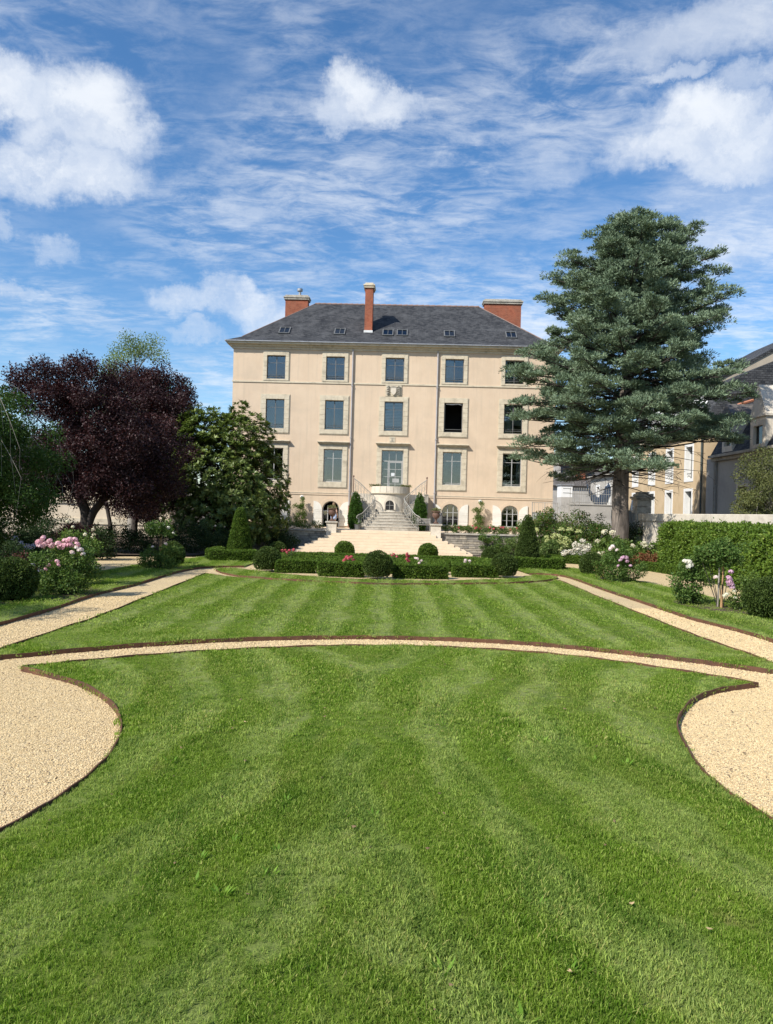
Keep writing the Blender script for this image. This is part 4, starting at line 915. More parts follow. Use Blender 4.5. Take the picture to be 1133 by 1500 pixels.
# dry stone retaining walls
def stone_wall(name, x0, x1, y, zb, zt, label, coping=True, loc=HLOC, rz=HROT, rowh=.145, smin=.28, smax=.75, th=.35, mats=3):
    w_ = empty(name, loc, rz); tag(w_, label, 'wall')
    MB().box(x0, x1, y + .05, y + th, zb, zt - .01).build('wall_core', 'mortar', w_)
    z = zb; cache = {}
    while z < zt - .05:
        h = min(rowh * random.uniform(.7, 1.3), zt - z)
        if zt - z - h < .06: h = zt - z
        x = x0
        while x < x1 - .02:
            l_ = random.uniform(smin, smax)
            if x1 - x - l_ < smin * .6: l_ = x1 - x
            j = random.uniform(.0, .035)
            MB().box(x + .006, x + l_ - .006, y - .02 + j, y + .12, z + .005, z + h - .005, .016).build('stone', 'wall_stone_%d' % random.randrange(mats), w_)
            x += l_
        z += h
    if coping:
        x = x0
        while x < x1 - .1:
            l_ = min(random.uniform(.9, 1.3), x1 - x); MB().box(x + .003, x + l_ - .003, y - .09, y + th + .05, zt + .002, zt + .10, .012).build('coping_stone', 'stone_old', w_); x += l_
    return w_
stone_wall('retaining_wall', 3.45, 12.4, TF - .06, -1.33, -.10, 'sunlit dry stone retaining wall of the terrace on the conifer side of the steps')
stone_wall('retaining_wall', -9.5, -3.40, TF - .06, -1.33, -.10, 'shaded dry stone retaining wall of the terrace behind the dark leafed loquat tree')
for s_, side in ((-1, 'loquat tree'), (1, 'conifer')):
    c_ = hw(.03 + s_ * 3.24, TF - .05, 0); p_ = empty('stone_pedestal', (c_[0], c_[1], .0), HROT)
    tag(p_, 'square pale stone pedestal at the head of the garden steps, on the %s side' % side, 'pedestal', 'pedestals of the garden steps')
    MB().box(-.38, .38, -.36, .36, -.03, .75, .01).build('plinth', 'limestone_pale', p_); MB().box(-.31, .31, -.30, .30, .752, 1.72, .012).build('shaft', 'limestone_pale', p_)
    MB().box(-.38, .38, -.37, .37, 1.722, 1.84, .025).build('cap', 'stone_old', p_)
    u = empty('garden_urn', (c_[0], c_[1], 1.84), HROT); tag(u, 'rust brown cast iron urn of trailing flowers on the pedestal on the %s side' % side, 'urn', 'urns at the garden steps')
    MB().box(-.17, .17, -.17, .17, .001, .06).build('foot', 'urn_rust', u)
    MB().lathe([(.13, .061), (.12, .10), (.06, .16), (.05, .24), (.09, .27), (.06, .30), (.12, .34), (.20, .42), (.235, .55), (.22, .66), (.20, .70), (.27, .76), (.30, .78), (.28, .80), (.18, .79), (.12, .74)], 20).build('bowl', 'urn_rust', u, smooth=True)
    for q in (-1, 1): MB().tube([(q * .22, 0, .50), (q * .32, 0, .54), (q * .34, 0, .64), (q * .28, 0, .72)], .02, 6).build('handle', 'urn_rust', u)
    P, D, Nn = clump_leaves([[0, 0, .86], [.13, 0, .84], [-.13, 0, .84], [0, .12, .88], [0, -.15, .84]], .17, 60, .55, .1); link_mesh('flowers', leaf_mesh('flowers', P, D + np.array([0, 0, .4]), Nn, .11, .045, 'lf_pale'), u)

# ------------------------------------------------------------------ neighbouring buildings on the conifer side
NB = 1.25                                 # storeys of the neighbouring row are a quarter larger than drawn below
def neighbour(name, x, y, rz=0.):
    o = empty(name, (x * NB, y * NB, EYE - EYE * NB), rz); o.scale = (NB,) * 3; return o
def side_house(name, label, xf, y_near, y_far, zt, mat, rects, depth=8.):
    """a house whose front looks towards -X; local x runs from far to near"""
    h = neighbour(name, xf, y_far, R(-90)); tag(h, label, 'house')
    mb = MB(); L_ = y_far - y_near; facade(mb, 0, L_, -.05, zt, rects, (), .38)
    mb.add([(0, 0, -.05), (0, 0, zt), (0, depth, zt), (0, depth, -.05)], [(0, 1, 2, 3)]); mb.add([(L_, 0, -.05), (L_, depth, -.05), (L_, depth, zt), (L_, 0, zt)], [(0, 1, 2, 3)])
    mb.build('wall', mat, h); MB().box(.05, L_ - .05, 1.6, 1.7, 0, zt - .05).build('room_lining', 'interior_shade', h)
    return h, L_
def side_window(h, x0, x1, z0, z1, guard=False, trim='white_paint', fr='frame_light'):
    s = .17; mb = MB()
    for a, b, c, d in ((x0 - s, x0 - .001, z0 - s, z1 + s), (x1 + .001, x1 + s, z0 - s, z1 + s), (x0, x1, z1 + .001, z1 + s), (x0, x1, z0 - s, z0 - .001)): mb.box(a, b, -.03, -.002, c, d)
    w_ = mb.build('window', trim, h)
    mb = MB()
    for x in (x0, x1): mb.box(min(x, x + (.01 if x == x0 else -.01)), max(x, x + (.01 if x == x0 else -.01)), .002, .33, z0, z1)
    mb.box(x0 + .011, x1 - .011, .002, .33, z1 - .01, z1 - .001); mb.box(x0 + .011, x1 - .011, .002, .33, z0 + .001, z0 + .01); mb.build('reveal', trim, w_)
    mb = MB(); cx = (x0 + x1) / 2
    for a, b, c, d in ((x0 + .011, x0 + .07, z0 + .011, z1 - .011), (x1 - .07, x1 - .011, z0 + .011, z1 - .011), (cx - .035, cx + .035, z0 + .07, z1 - .07), (x0 + .07, x1 - .07, z0 + .011, z0 + .07), (x0 + .07, x1 - .07, z1 - .07, z1 - .011)): mb.box(a, b, .30, .35, c, d)
    mb.build('frame', fr, w_)
    for a, b in ((x0 + .07, cx - .035), (cx + .035, x1 - .07)): MB().box(a, b, .325, .332, z0 + .07, z1 - .07).build('pane', 'glass', w_)
    if guard: MB().tube([(x0, .10, z0 + .34), (x1, .10, z0 + .34)], .018, 5).tube([(x0, .1, z0 + .16), (x1, .1, z0 + .16)], .012, 5).tube([(x0 + .2, .1, z0 + .16), (cx, .1, z0 + .34), (x1 - .2, .1, z0 + .16)], .01, 4).build('guard_rail', 'iron_dark', w_)
    return w_
XF = 18.3
ys = [54.9, 51.5, 48.3, 45.2]; y_far, y_near = 58.6, 43.1
rc = []
for y in ys: x = y_far - y; rc += [(x - .5, x + .5, 5.0, 6.95), (x - .5, x + .5, 1.9, 4.25)]
yh, L_ = side_house('ochre_house', 'ochre rendered two storey house with white window surrounds behind the gate pillar', XF, y_near, y_far, 7.75, 'render_ochre', rc)
for i, r_ in enumerate(rc): side_window(yh, *r_, guard=i % 2 == 0)
MB().box(-.1, L_ + .05, -.22, -.002, 7.55, 7.74, .02).box(-.15, L_ + .1, -.36, 0, 7.752, 7.86).build('cornice', 'limestone', yh)
rf = MB().add([(-.2, -.42, 7.87), (L_ + .1, -.42, 7.87), (L_ + .1, 1.6, 10.8), (-.2, 1.6, 10.8), (-.2, 4, 11.9), (L_ + .1, 4, 11.9), (L_ + .1, 8.2, 7.87), (-.2, 8.2, 7.87)], [(0, 1, 2, 3), (3, 2, 5, 4), (4, 5, 6, 7), (1, 6, 5, 2), (0, 3, 4, 7)]).build('roof', 'slate', yh, uv=True)
for x in (6.9, 10.1, 13.3):
    MB().box(x - .62, x + .62, -.2, 1.4, 7.9, 9.5).prism_y([(x - .75, 9.502), (x + .75, 9.502), (x, 10.1)], -.3, 1.4).build('dormer', 'white_paint', rf); MB().box(x - .38, x + .38, -.23, -.202, 8.2, 9.3).build('dormer_glass', 'glass', rf)
MB().tube([(L_ - .05, -.12, 7.5), (L_ - .05, -.12, .1)], .06, 8).build('downpipe', 'iron_dark', yh)
# lower grey wing further off
rc = [(x - .45, x + .45, 3.4, 5.2) for x in (2.4, 5.6)]
oh, L2 = side_house('grey_outbuilding', 'low grey rendered outbuilding with white framed windows beyond the iron fence', XF + .15, 58.7, 67.5, 6.2, 'render_grey', rc)
for r_ in rc: side_window(oh, *r_)
MB().add([(-.2, -.3, 6.2), (L2, -.3, 6.2), (L2, 8, 8.6), (-.2, 8, 8.6)], [(0, 1, 2, 3)]).build('roof', 'slate_brown', oh, uv=True); MB().box(-.2, L2, -.32, -.002, 6.0, 6.18).build('cornice', 'stone_old', oh)
# far house with red chimney, white shed, tarpaulin
fh = neighbour('far_house', 17, 84); tag(fh, 'distant house with brown slate roof and tall red chimney beyond the fence', 'house')
MB().box(-4, 9, 0, 8, 0, 6.0).build('wall', 'render_grey', fh); rf = MB().add([(-4.4, -.4, 6), (9.4, -.4, 6), (9.4, 4, 9.2), (-4.4, 4, 9.2), (-4.4, 8.4, 6), (9.4, 8.4, 6)], [(0, 1, 2, 3), (3, 2, 5, 4), (1, 5, 2), (0, 3, 4)]).build('roof', 'slate_brown', fh, uv=True)
c_ = MB().box(4.6, 5.5, .6, 1.3, 6.1, 9.3).build('chimney', 'brick', rf, uv=True); c_ = MB().box(2.2, 2.9, 1.6, 2.3, 6.6, 10.0).build('chimney', 'render_grey', rf)
ws = neighbour('white_shed', 16.0, 66); tag(ws, 'small white shed with flat roof beyond the iron fence', 'shed')
MB().box(-.55, .45, 0, 1.6, 0, 4.25).build('lower_wall', 'render_grey', ws); MB().box(-.55, .45, 0, 1.6, 4.252, 5.3).build('wall', 'white_paint', ws); MB().box(-.65, .55, -.1, 1.7, 5.302, 5.4).build('roof', 'zinc', ws); MB().box(-.4, .3, -.02, -.002, 4.6, 4.66).box(-.4, .3, -.02, -.002, 5.0, 5.06).build('trim', 'frame_light', ws)
mb = MB(); nu, nv_ = 14, 8
vs = [(16.8 + 1.9 * i / nu, 62 + .9 * j / nv_, 5.6 - 1.3 * math.sin(math.pi * i / nu) ** .8 - 1.1 * (1 - j / nv_) * .9 + .16 * math.sin(i * 2.1 + j) + .1 * math.sin(i * .9 - j * 2)) for j in range(nv_ + 1) for i in range(nu + 1)]
fs = [(j * (nu + 1) + i, j * (nu + 1) + i + 1, (j + 1) * (nu + 1) + i + 1, (j + 1) * (nu + 1) + i) for j in range(nv_) for i in range(nu)]
o = mb.add(vs, fs).build('tarpaulin', 'tarp', smooth=True); tag(o, 'sagging blue grey tarpaulin hung beside the grey outbuilding', 'tarpaulin')
md = o.modifiers.new('thick', 'SOLIDIFY'); md.thickness = .03
# grey house with dormers
y_far, y_near = 42.6, 27.5
rc = [(3.9, 4.9, .2, 4.3), (8.2, 9.2, .2, 4.3)]
gh, L3 = side_house('grey_house', 'grey rendered house with slate mansard and pointed stone dormer beside the ochre house', XF - .05, y_near, y_far, 6.0, 'render_grey', rc)
for r_ in rc: side_window(gh, *r_, trim='limestone_pale', fr='frame_grey')
MB().box(.9, L3, -.16, -.002, 5.78, 5.98, .02).box(.9, L3, -.34, -.002, 5.982, 6.12).build('cornice', 'stone_old', gh)
rf = MB().add([(.9, -.2, 6.12), (L3, -.2, 6.12), (L3, 1.3, 9.0), (.9, 1.3, 9.0), (L3, 4.5, 10.3), (.9, 4.5, 10.3), (L3, 9, 6.12), (.9, 9, 6.12)], [(0, 1, 2, 3), (3, 2, 4, 5), (5, 4, 6, 7), (0, 3, 5, 7), (1, 6, 4, 2)]).build('roof', 'slate', gh, uv=True)
MB().tube([(.9, 1.3, 9.03), (L3, 1.3, 9.03)], .09, 6).build('ridge_tiles', 'terracotta', rf)
d_ = MB().box(2.3, 2.5, -.18, .9, 6.2, 8.0).box(3.3, 3.5, -.18, .9, 6.2, 8.0).box(2.5, 3.3, -.18, .9, 7.7, 8.0).box(2.5, 3.3, -.18, .9, 6.2, 6.5).build('dormer', 'limestone_pale', rf)
MB().box(2.52, 3.28, -.02, .0, 6.5, 7.7).build('dormer_pane', 'glass', rf); MB().box(2.52, 3.28, .3, .32, 6.5, 7.7).build('dormer_lining', 'interior_shade', rf)
MB().prism_y([(2.1, 8.002), (3.7, 8.002), (2.9, 8.75)], -.3, 1.6).build('dormer_roof', 'slate_brown', rf, uv=True)
d_ = MB().box(5.55, 5.85, -.25, 1.2, 6.13, 7.6).box(6.75, 7.05, -.25, 1.2, 6.13, 7.6).box(5.85, 6.75, -.25, 1.2, 7.2, 7.6).box(5.85, 6.75, -.25, 1.2, 6.13, 6.3).box(5.45, 7.15, -.32, .9, 7.602, 7.7).prism_y([(5.5, 7.702), (7.1, 7.702), (6.38, 9.1), (6.3, 9.2), (6.22, 9.1)], -.27, .7).build('stone_dormer', 'limestone_pale', rf)
MB().box(5.86, 6.74, -.1, -.09, 6.3, 7.2).build('dormer_pane', 'glass', rf); MB().box(5.86, 6.74, .3, .32, 6.3, 7.2).build('dormer_lining', 'interior_shade', rf)
for y in (.28, .42): MB().tube([(1.0 + y, -.12, 5.8), (1.0 + y, -.10, .1)], .05, 7).build('downpipe', 'iron_fence', gh)
# tall gabled house behind
tg = neighbour('gabled_house', 20.4, 47); tag(tg, 'tall weathered beige gable with slate verge rising above the grey house', 'house')
MB().prism_y([(0, 0), (15, 0), (15, 11.2), (7.5, 15.4), (0, 11.2)], 0, 10).build('wall', 'render_beige', tg)
MB().prism_y([(-.2, 11.1), (7.5, 15.42), (15.2, 11.1), (15.2, 11.3), (7.5, 15.62), (-.2, 11.3)], -.08, 10.2).build('roof', 'slate', tg, uv=True); MB().box(.35, .95, 1.5, 2.6, 11.0, 12.3).build('chimney', 'stone_old', tg)
lr = neighbour('slate_annex', 20.2, 44.6); tag(lr, 'slate clad annex with shallow roof below the beige gable', 'annex')
MB().box(0, 9, 0, 2.35, 0, 8.9).build('wall', 'slate_brown', lr, uv=True); MB().add([(-.2, -.2, 8.9), (9.2, -.2, 8.9), (9.2, 2.3, 9.5), (2.4, 2.3, 9.8), (-.2, 2.3, 9.2)], [(0, 1, 2, 3, 4)]).build('roof', 'slate_brown', lr, uv=True)
# low cream building behind the purple trees
cb = empty('cream_building', (-17.5, 60, 0), R(3)); tag(cb, 'low cream rendered building glimpsed behind the purple leaved trees', 'building')
MB().box(-24, 0, 0, 8, 0, 4.6).build('wall', 'render_cream', cb); MB().box(-24, .05, -.12, -.002, 2.55, 2.8).build('string_course', 'limestone', cb); MB().box(-24, .04, -.08, -.002, .9, 1.35).build('plinth', 'limestone', cb)
MB().add([(-24.3, -.4, 4.6), (.3, -.4, 4.6), (.3, 4, 6.8), (-24.3, 4, 6.8), (.3, 8.4, 4.6), (-24.3, 8.4, 4.6)], [(0, 1, 2, 3), (3, 2, 4, 5), (1, 4, 2), (0, 3, 5)]).build('roof', 'slate', cb, uv=True)

# ------------------------------------------------------------------ boundary wall, gate pillar, iron fences
bw = empty('boundary_wall', (14.75, 43.4, 0), R(-90)); tag(bw, 'long pale stone boundary wall standing behind the leafy hedge', 'wall')
MB().box(0, 22, 0, .4, -.05, 2.38).build('wall_body', 'limestone_pale', bw)
x = 0
while x < 22: l_ = random.uniform(.8, 1.25); MB().box(x + .006, min(22, x + l_) - .006, -.07, .47, 2.382, 2.80, .02).build('coping_stone', 'limestone_pale', bw); x += l_
gp = empty('gate_pillar', (15.5, 45.2, 0)); tag(gp, 'weathered stone gate pillar with moulded cap beside the conifer trunk', 'pillar')
z = 0
for k in range(9): MB().box(-.42, .42, -.42, .42, z + .004, z + .40, .02).build('block', 'stone_old', gp); z += .404
MB().box(-.50, .50, -.50, .50, z + .002, z + .08, .02).box(-.58, .58, -.58, .58, z + .082, z + .22, .04).box(-.42, .42, -.42, .42, z + .222, z + .38, .05).box(-.34, .34, -.34, .34, z + .382, z + .5, .06).build('cap', 'stone_old', gp)
pg = empty('plank_gate', (14.4, 45.6, 0)); tag(pg, 'grey vertical plank gate between the conifer trunk and the gate pillar', 'gate')
for k in range(4): MB().box(-.62 + .42 * k, -.22 + .42 * k, -.03, .03, .02, 3.0).build('plank', 'plank_grey', pg)
for z in (.5, 2.5): MB().box(-.62, 1.05, .032, .09, z, z + .12).build('rail', 'plank_grey', pg)
gw = empty('low_wall', (16.0, 44.6, 0), R(-62)); tag(gw, 'grey shaded stone wall running from the gate pillar towards the hedge', 'wall')
MB().box(0, 4.2, 0, .35, -.05, 2.0).build('wall_body', 'render_grey', gw); MB().box(-.0, 4.2, -.06, .41, 2.002, 2.12, .015).build('coping', 'stone_old', gw)
pw = empty('fence_wall', (0, 0, 0)); tag(pw, 'grey rendered dwarf wall carrying the spiked iron fence', 'wall')
MB().box(13.2, 17.2, 53.6, 53.95, -.05, 3.38).box(13.15, 17.2, 53.55, 54.0, 3.382, 3.46).build('wall_body', 'render_grey', pw)
fe = empty('iron_fence', (13.2, 53.77, 3.46)); tag(fe, 'pale spiked iron fence standing on the grey rendered wall', 'fence')
for z in (.12, .72): MB().tube([(0, 0, z), (4, 0, z)], .022, 5).build('rail', 'iron_fence', fe)
bar = MB().tube([(0, 0, .0), (0, 0, 1.0)], .016, 5).tube([(0, 0, 1.0), (0, 0, 1.06), (0, 0, 1.18)], [.016, .035, .004], 5).mesh('fence_bar', 'iron_fence')
for k in range(25): link_mesh('fence_bar', bar, fe, (.04 + .163 * k, 0, .002))
# ornate scrolled section and garden gate
sf = empty('scrolled_fence', (11.75, 52.2, 0)); tag(sf, 'ornate scrolled iron fence panel between the garden gate and the spiked fence', 'fence')
MB().box(0, 1.8, 0, .3, -.05, 2.75).build('wall_body', 'render_grey', sf)
for k in range(5):
    cx_ = .2 + .36 * k; z0 = 2.75 + .1 * k
    MB().tube([(cx_ + (.17 - .02 * u) * math.cos(u), .15, z0 + .28 + (.24 - .03 * u) * math.sin(u)) for u in np.linspace(0, 6.2, 14)], .022, 5).build('scroll', 'iron_fence', sf)
    MB().tube([(cx_ + .18, .15, 2.75), (cx_ + .18, .15, z0 + .75)], .02, 5).build('post', 'iron_fence', sf)
gg = empty('garden_gate', hw(9.95, -2.2, 0), HROT); tag(gg, 'tall grey iron garden gate beside the house corner', 'gate')
for x in (0, .85, 1.7): MB().tube([(x, 0, .0), (x, 0, 2.15)], .03, 6).build('gate_post', 'iron_fence', gg)
for z in (.15, .8, .95, 1.45, 2.12): MB().tube([(0, 0, z), (1.7, 0, z)], .02, 5).build('rail', 'iron_fence', gg)
for k in range(1, 12): MB().tube([(.142 * k, 0, .15), (.142 * k, 0, 2.12 if k % 2 else 1.45)], .011, 4).build('gate_bar', 'iron_fence', gg)
MB().box(.03, .82, .015, .03, .16, .79).box(.88, 1.67, .015, .03, .16, .79).build('sheet_panel', 'frame_grey', gg)
MB().box(.03, .82, .015, .03, .97, 1.44).box(.88, 1.67, .015, .03, .97, 1.44).build('sheet_panel', 'frame_light', gg)

# ------------------------------------------------------------------ trees
def trunk_mesh(pts, rads, seg=12, knobs=.08, flare=True):
    pts = catmull(pts, 5); rads = [r[0] for r in catmull([(r,) for r in rads], 5)]
    mb = MB().tube(pts, rads, seg)
    out = []
    for i, v in enumerate(mb.v):
        k = i // seg
        if k >= len(pts): out.append(v); continue
        a = (i % seg) / seg * 6.283; c_ = Vector(pts[k]); d = Vector(v) - c_
        out.append(tuple(c_ + d * (1 + knobs * (math.sin(a * 3 + k * .7) + .6 * math.sin(a * 5 - k * 1.3)))))
    mb.v = out; return mb
def limb(mb, a, b, r0, r1, sag=.0, seg=5, n=5):
    a, b = Vector(a), Vector(b); L_ = (b - a).length; j = Vector((random.uniform(-1, 1), random.uniform(-1, 1), random.uniform(-.5, .5))) * L_ * .06
    pts = [a.lerp(b, i / n) + Vector((0, 0, sag * L_ * math.sin(math.pi * i / n))) + j * math.sin(math.pi * i / n) for i in range(n + 1)]
    mb.tube(pts, [r0 + (r1 - r0) * i / n for i in range(n + 1)], seg, False)
# blue conifer
CT = empty('blue_conifer', (13.2, 42, 0)); tag(CT, 'tall blue green conifer with rounded top standing right of the house', 'tree')
tk = trunk_mesh([(0, 0, -.1), (0, 0, .5), (-.03, 0, 2), (.02, .05, 5), (.15, .1, 10), (.35, .1, 15), (.55, .1, 19.0)], [.66, .54, .47, .42, .30, .17, .04], 16)
tk.build('trunk', 'bark', CT, smooth=True)
PZ = [4.2, 5.0, 6.4, 8.0, 10, 12, 14, 16, 17.3, 18.3, 18.9, 19.5]; PR = [3.4, 5.2, 6.25, 6.25, 5.95, 5.6, 5.1, 4.25, 3.4, 2.4, 1.6, .7]
br = MB(); Cs = []; Rs = []
def axis(z): return np.array([np.interp(z, [0, 5, 10, 15, 20], [0, .02, .15, .35, .6]), .1 * min(1, z / 8)])
nb = 138
for i in range(nb):
    z = 4.9 + 13.6 * ((i + .5) / nb) ** .95; az = i * 2.39996 + random.uniform(-.3, .3)
    Rm = float(np.interp(z, PZ, PR)) * random.choice((.70, .84, .95, 1.0, 1.05)) * random.uniform(.95, 1.05); ax0 = axis(z)
    if z < 6.9 and math.cos(az) > .1: continue
    rise_ = np.interp(z, [4, 7, 11, 15, 19], [-.22, .0, .16, .26, .5]) + random.uniform(-.10, .10)
    d = np.array([math.cos(az), math.sin(az)]); s0 = np.array([*ax0, z - rise_ * Rm * .6]); e0 = np.array([*(ax0 + d * Rm), z + rise_ * Rm * .4])
    limb(br, s0, e0, max(.03, .11 - z * .0035), .015, -.06 if z < 9 else -.03, 5, 6)
    side = np.array([-d[1], d[0]])
    nclump = int(4 + Rm * 1.9)
    for k in range(nclump):
        u = 1 - .70 * (k / nclump) ** 1.1; wdt = .40 * (1.2 - u) * Rm + .22
        off = random.uniform(-1, 1) * wdt; p = s0 + (e0 - s0) * u; p = p + np.array([side[0] * off, side[1] * off, random.uniform(-.15, .32) - .2 * abs(off) / max(wdt, .1)])
        Cs.append(p); Rs.append(random.uniform(.36, .70) * (1.0 if z < 17 else .85))
        if k % 2 == 0: limb(br, s0 + (e0 - s0) * max(.15, u - .18), p, .03, .010, 0, 4, 2)
for k in range(46):
    z = random.uniform(16.8, 19.3); r_ = float(np.interp(z, PZ, PR)) * math.sqrt(random.random()) * .95; a_ = random.random() * 6.283; ax0 = axis(z)
    Cs.append(np.array([ax0[0] + r_ * math.cos(a_), ax0[1] + r_ * math.sin(a_), z])); Rs.append(random.uniform(.35, .6))
for k in range(46):                       # dead, leafless lower twigs
    az = random.random() * 6.283; z = random.uniform(4.3, 7.0); L_ = random.uniform(1.6, 5.0); e_ = (math.cos(az) * L_, math.sin(az) * L_, z - random.uniform(.0, .9)); limb(br, (0, 0, z), e_, .035, .008, .05, 4, 5)
    for q in range(5):
        u = random.uniform(.4, 1); p_ = Vector((0, 0, z)).lerp(Vector(e_), u); limb(br, p_, p_ + Vector((random.uniform(-.7, .7), random.uniform(-.7, .7), random.uniform(-.6, .1))), .014, .004, .05, 3, 3)
br.build('branches', 'bark_dark', CT)
# every clump is a knot of a few tufts of needle sprays, brushed up and outwards
C0 = np.array(Cs); R0 = np.array(Rs); m_ = 5; K0 = len(C0); dd = rdir(K0 * m_); dd[:, 2] = np.abs(dd[:, 2]) * .7
Cs = np.repeat(C0, m_, 0) + dd * np.repeat(R0, m_)[:, None] * np.array([.75, .75, .6]); Rs = np.repeat(R0, m_) * rng.uniform(.36, .60, K0 * m_)
K = len(Cs); n = 46
d = rdir(K * n); d[:, 2] = np.abs(d[:, 2]) * 1.0 - .22; rr_ = (rng.random(K * n) ** .5)[:, None] * np.repeat(Rs, n)[:, None]
P = np.repeat(Cs, n, 0) + d * rr_ * np.array([1.05, 1.05, .9]); outw = unit(np.repeat(Cs, n, 0) * np.array([1, 1, 0]) + 1e-6)
D = unit(d * 1.0 + outw * .2 + rdir(K * n) * .45 + np.array([0, 0, .35])); Nn = rdir(K * n) + np.array([0, 0, .6])
rn = np.clip(np.repeat(np.repeat(rng.normal(.45, .13, K0), m_) + rng.normal(0, .08, K), n) + rng.normal(0, .17, K * n), 0, 1)
link_mesh('crown', leaf_mesh('crown', P, D, Nn, rng.uniform(.12, .22, K * n), rng.uniform(.04, .065, K * n), 'lf_cedar', rnd=rn), CT)

def broad_tree(name, label, loc, trunks, clumps, rads, nleaf, leaf, w, mat, barkm, flat=.85, droop=.2, group=None, limbs=40, out=.6, fork=2.2, shell=.45, sd_rn=.16, thick=1.):
    T = empty(name, loc); tag(T, label, 'tree', group)
    mb = MB()
    for pts, rd in trunks: t_ = trunk_mesh(pts, rd, 10); mb.add(t_.v, t_.f)
    mb.build('trunk', barkm, T, smooth=True)
    mb = MB(); C_ = np.array(clumps)
    for c_ in C_[rng.permutation(len(C_))[:limbs]]:
        tp = trunks[int(rng.integers(len(trunks)))][0]; a_ = tp[-1] if random.random() < .6 else tp[-2]; limb(mb, a_, c_, .07 * thick, .012 * thick, .06)
    mb.build('branches', barkm, T)
    P, D, Nn = clump_leaves(C_, rads, nleaf, flat, droop, out, shell); n = len(P)
    rn = np.clip(np.repeat(rng.normal(.42, sd_rn, len(C_)), nleaf) + rng.normal(0, .2, n), 0, 1)
    link_mesh('crown', leaf_mesh('crown', P, D, Nn, leaf * rng.uniform(.65, 1.25, n), w * rng.uniform(.7, 1.2, n), mat, rnd=rn), T)
    return T
def ell_clumps(parts, n, inner=.35):
    out = []; vol = np.array([p[3] * p[4] * p[5] for p in parts]) ** .67
    for p, k in zip(parts, (n * vol / vol.sum()).astype(int)):
        d = rdir(k); r = (1 - (1 - inner) * rng.random(k) ** 2.2)[:, None]; out.append(np.array(p[:3]) + d * r * np.array(p[3:6]))
    return np.concatenate(out)
# purple plums: local z from the ground
cl = ell_clumps([(-.8, 0, 6.6, 3.6, 3.4, 2.7), (.9, .5, 5.4, 4.2, 3.6, 2.3), (-1.6, -.3, 8.5, 1.9, 1.9, 1.7), (-2.6, 0, 4.6, 2.6, 2.8, 1.8), (2.9, .2, 4.0, 1.9, 2.4, 1.7), (.6, 0, 8.0, 2.0, 2.0, 1.9), (-3.0, .5, 3.2, 1.9, 1.5, 1.2), (1.8, -.5, 3.0, 2.0, 1.8, 1.1), (0, .6, 3.4, 2.4, 1.8, 1.0)], 400)
broad_tree('purple_plum_tree', 'wide purple leaved plum tree with forked dark trunk', (-15.2, 37.6, 0),
           [([(0, 0, -.1), (.0, 0, 1.2), (-.1, 0, 2.4), (-.9, 0, 3.9), (-1.4, .1, 5.6)], [.34, .27, .24, .17, .10]), ([(.05, 0, 1.0), (.35, .0, 2.0), (1.0, .1, 3.1), (1.6, .2, 4.8)], [.22, .20, .17, .10])],
           cl, .62, 330, .115, .075, 'lf_plum', 'bark_dark', group='purple plum trees')
cl = ell_clumps([(.7, 0, 7.6, 2.7, 2.7, 2.9), (0, .3, 5.4, 3.1, 2.8, 2.4), (1.2, 0, 9.6, 1.5, 1.6, 1.4), (1.5, 0, 6.2, 1.8, 2.2, 2.0), (-.8, 0, 9.2, 1.6, 1.7, 1.6), (.8, -.4, 3.6, 2.4, 1.8, 1.4), (.2, 0, 2.6, 2.2, 1.6, 1.1)], 330)
broad_tree('purple_plum_tree', 'narrower purple leaved plum tree with thin leaning trunks behind the loquat', (-14.9, 45.6, 0),
           [([(-.5, 0, -.1), (-.5, 0, 1.5), (-.3, 0, 3.6), (.3, 0, 6)], [.22, .18, .14, .08]), ([(-1.9, .2, -.1), (-2.1, .2, 1.4), (-2.5, .2, 3.0), (-2.9, .2, 4.5)], [.15, .12, .11, .06])],
           cl, .66, 340, .12, .08, 'lf_plum', 'bark_dark', group='purple plum trees')
# pale poplar rising behind them
cl = ell_clumps([(0, 0, 11, 2.6, 2.2, 3.8), (2.0, 0, 9.5, 2, 2, 2.8), (-1.9, 0, 9.0, 2.0, 2, 3), (.8, 0, 13.9, 1.2, 1.2, 1.2)], 120)
broad_tree('pale_green_tree', 'light green airy tree whose top shows above the purple plums', (-18.5, 54, 0), [([(0, 0, -.1), (.1, 0, 4), (-.1, 0, 8), (0, 0, 12)], [.3, .25, .18, .08])], cl, .75, 210, .13, .085, 'lf_poplar', 'bark_pale', droop=.1)
# loquat: big leaves in rosettes
LQ = empty('loquat_tree', (-9.5, 44.9, 0)); LQ.scale = (1.05,) * 3; tag(LQ, 'broad dark evergreen with long glossy leaves in rosettes before the house corner', 'tree')
tk = trunk_mesh([(0, 0, -.1), (.05, 0, 1.2), (-.1, .1, 3), (.1, 0, 5.5)], [.26, .2, .15, .07]); tk.build('trunk', 'bark_dark', LQ, smooth=True)
C_ = np.concatenate([ell_clumps([(-.5, 0, 4.6, 2.9, 2.6, 3.2), (1.1, 0, 3.6, 2.3, 2.4, 2.6), (.8, 0, 6.2, 1.8, 1.8, 1.7), (-1.7, 0, 6.6, 1.9, 1.8, 1.6), (-2.7, 0, 4.0, 1.7, 2, 2.9), (-1.9, -.3, 6.0, 1.5, 1.6, 1.8), (.2, -.8, 1.9, 2.9, 2, 1.6), (.45, 0, 8.0, .5, .5, .6), (-.4, 0, 4.2, 2.2, 2.0, 2.6), (1.9, 0, 2.0, 1.6, 1.8, 1.6)], 3100, .72)])
C_ = C_[C_[:, 2] > .35]; mb = MB()
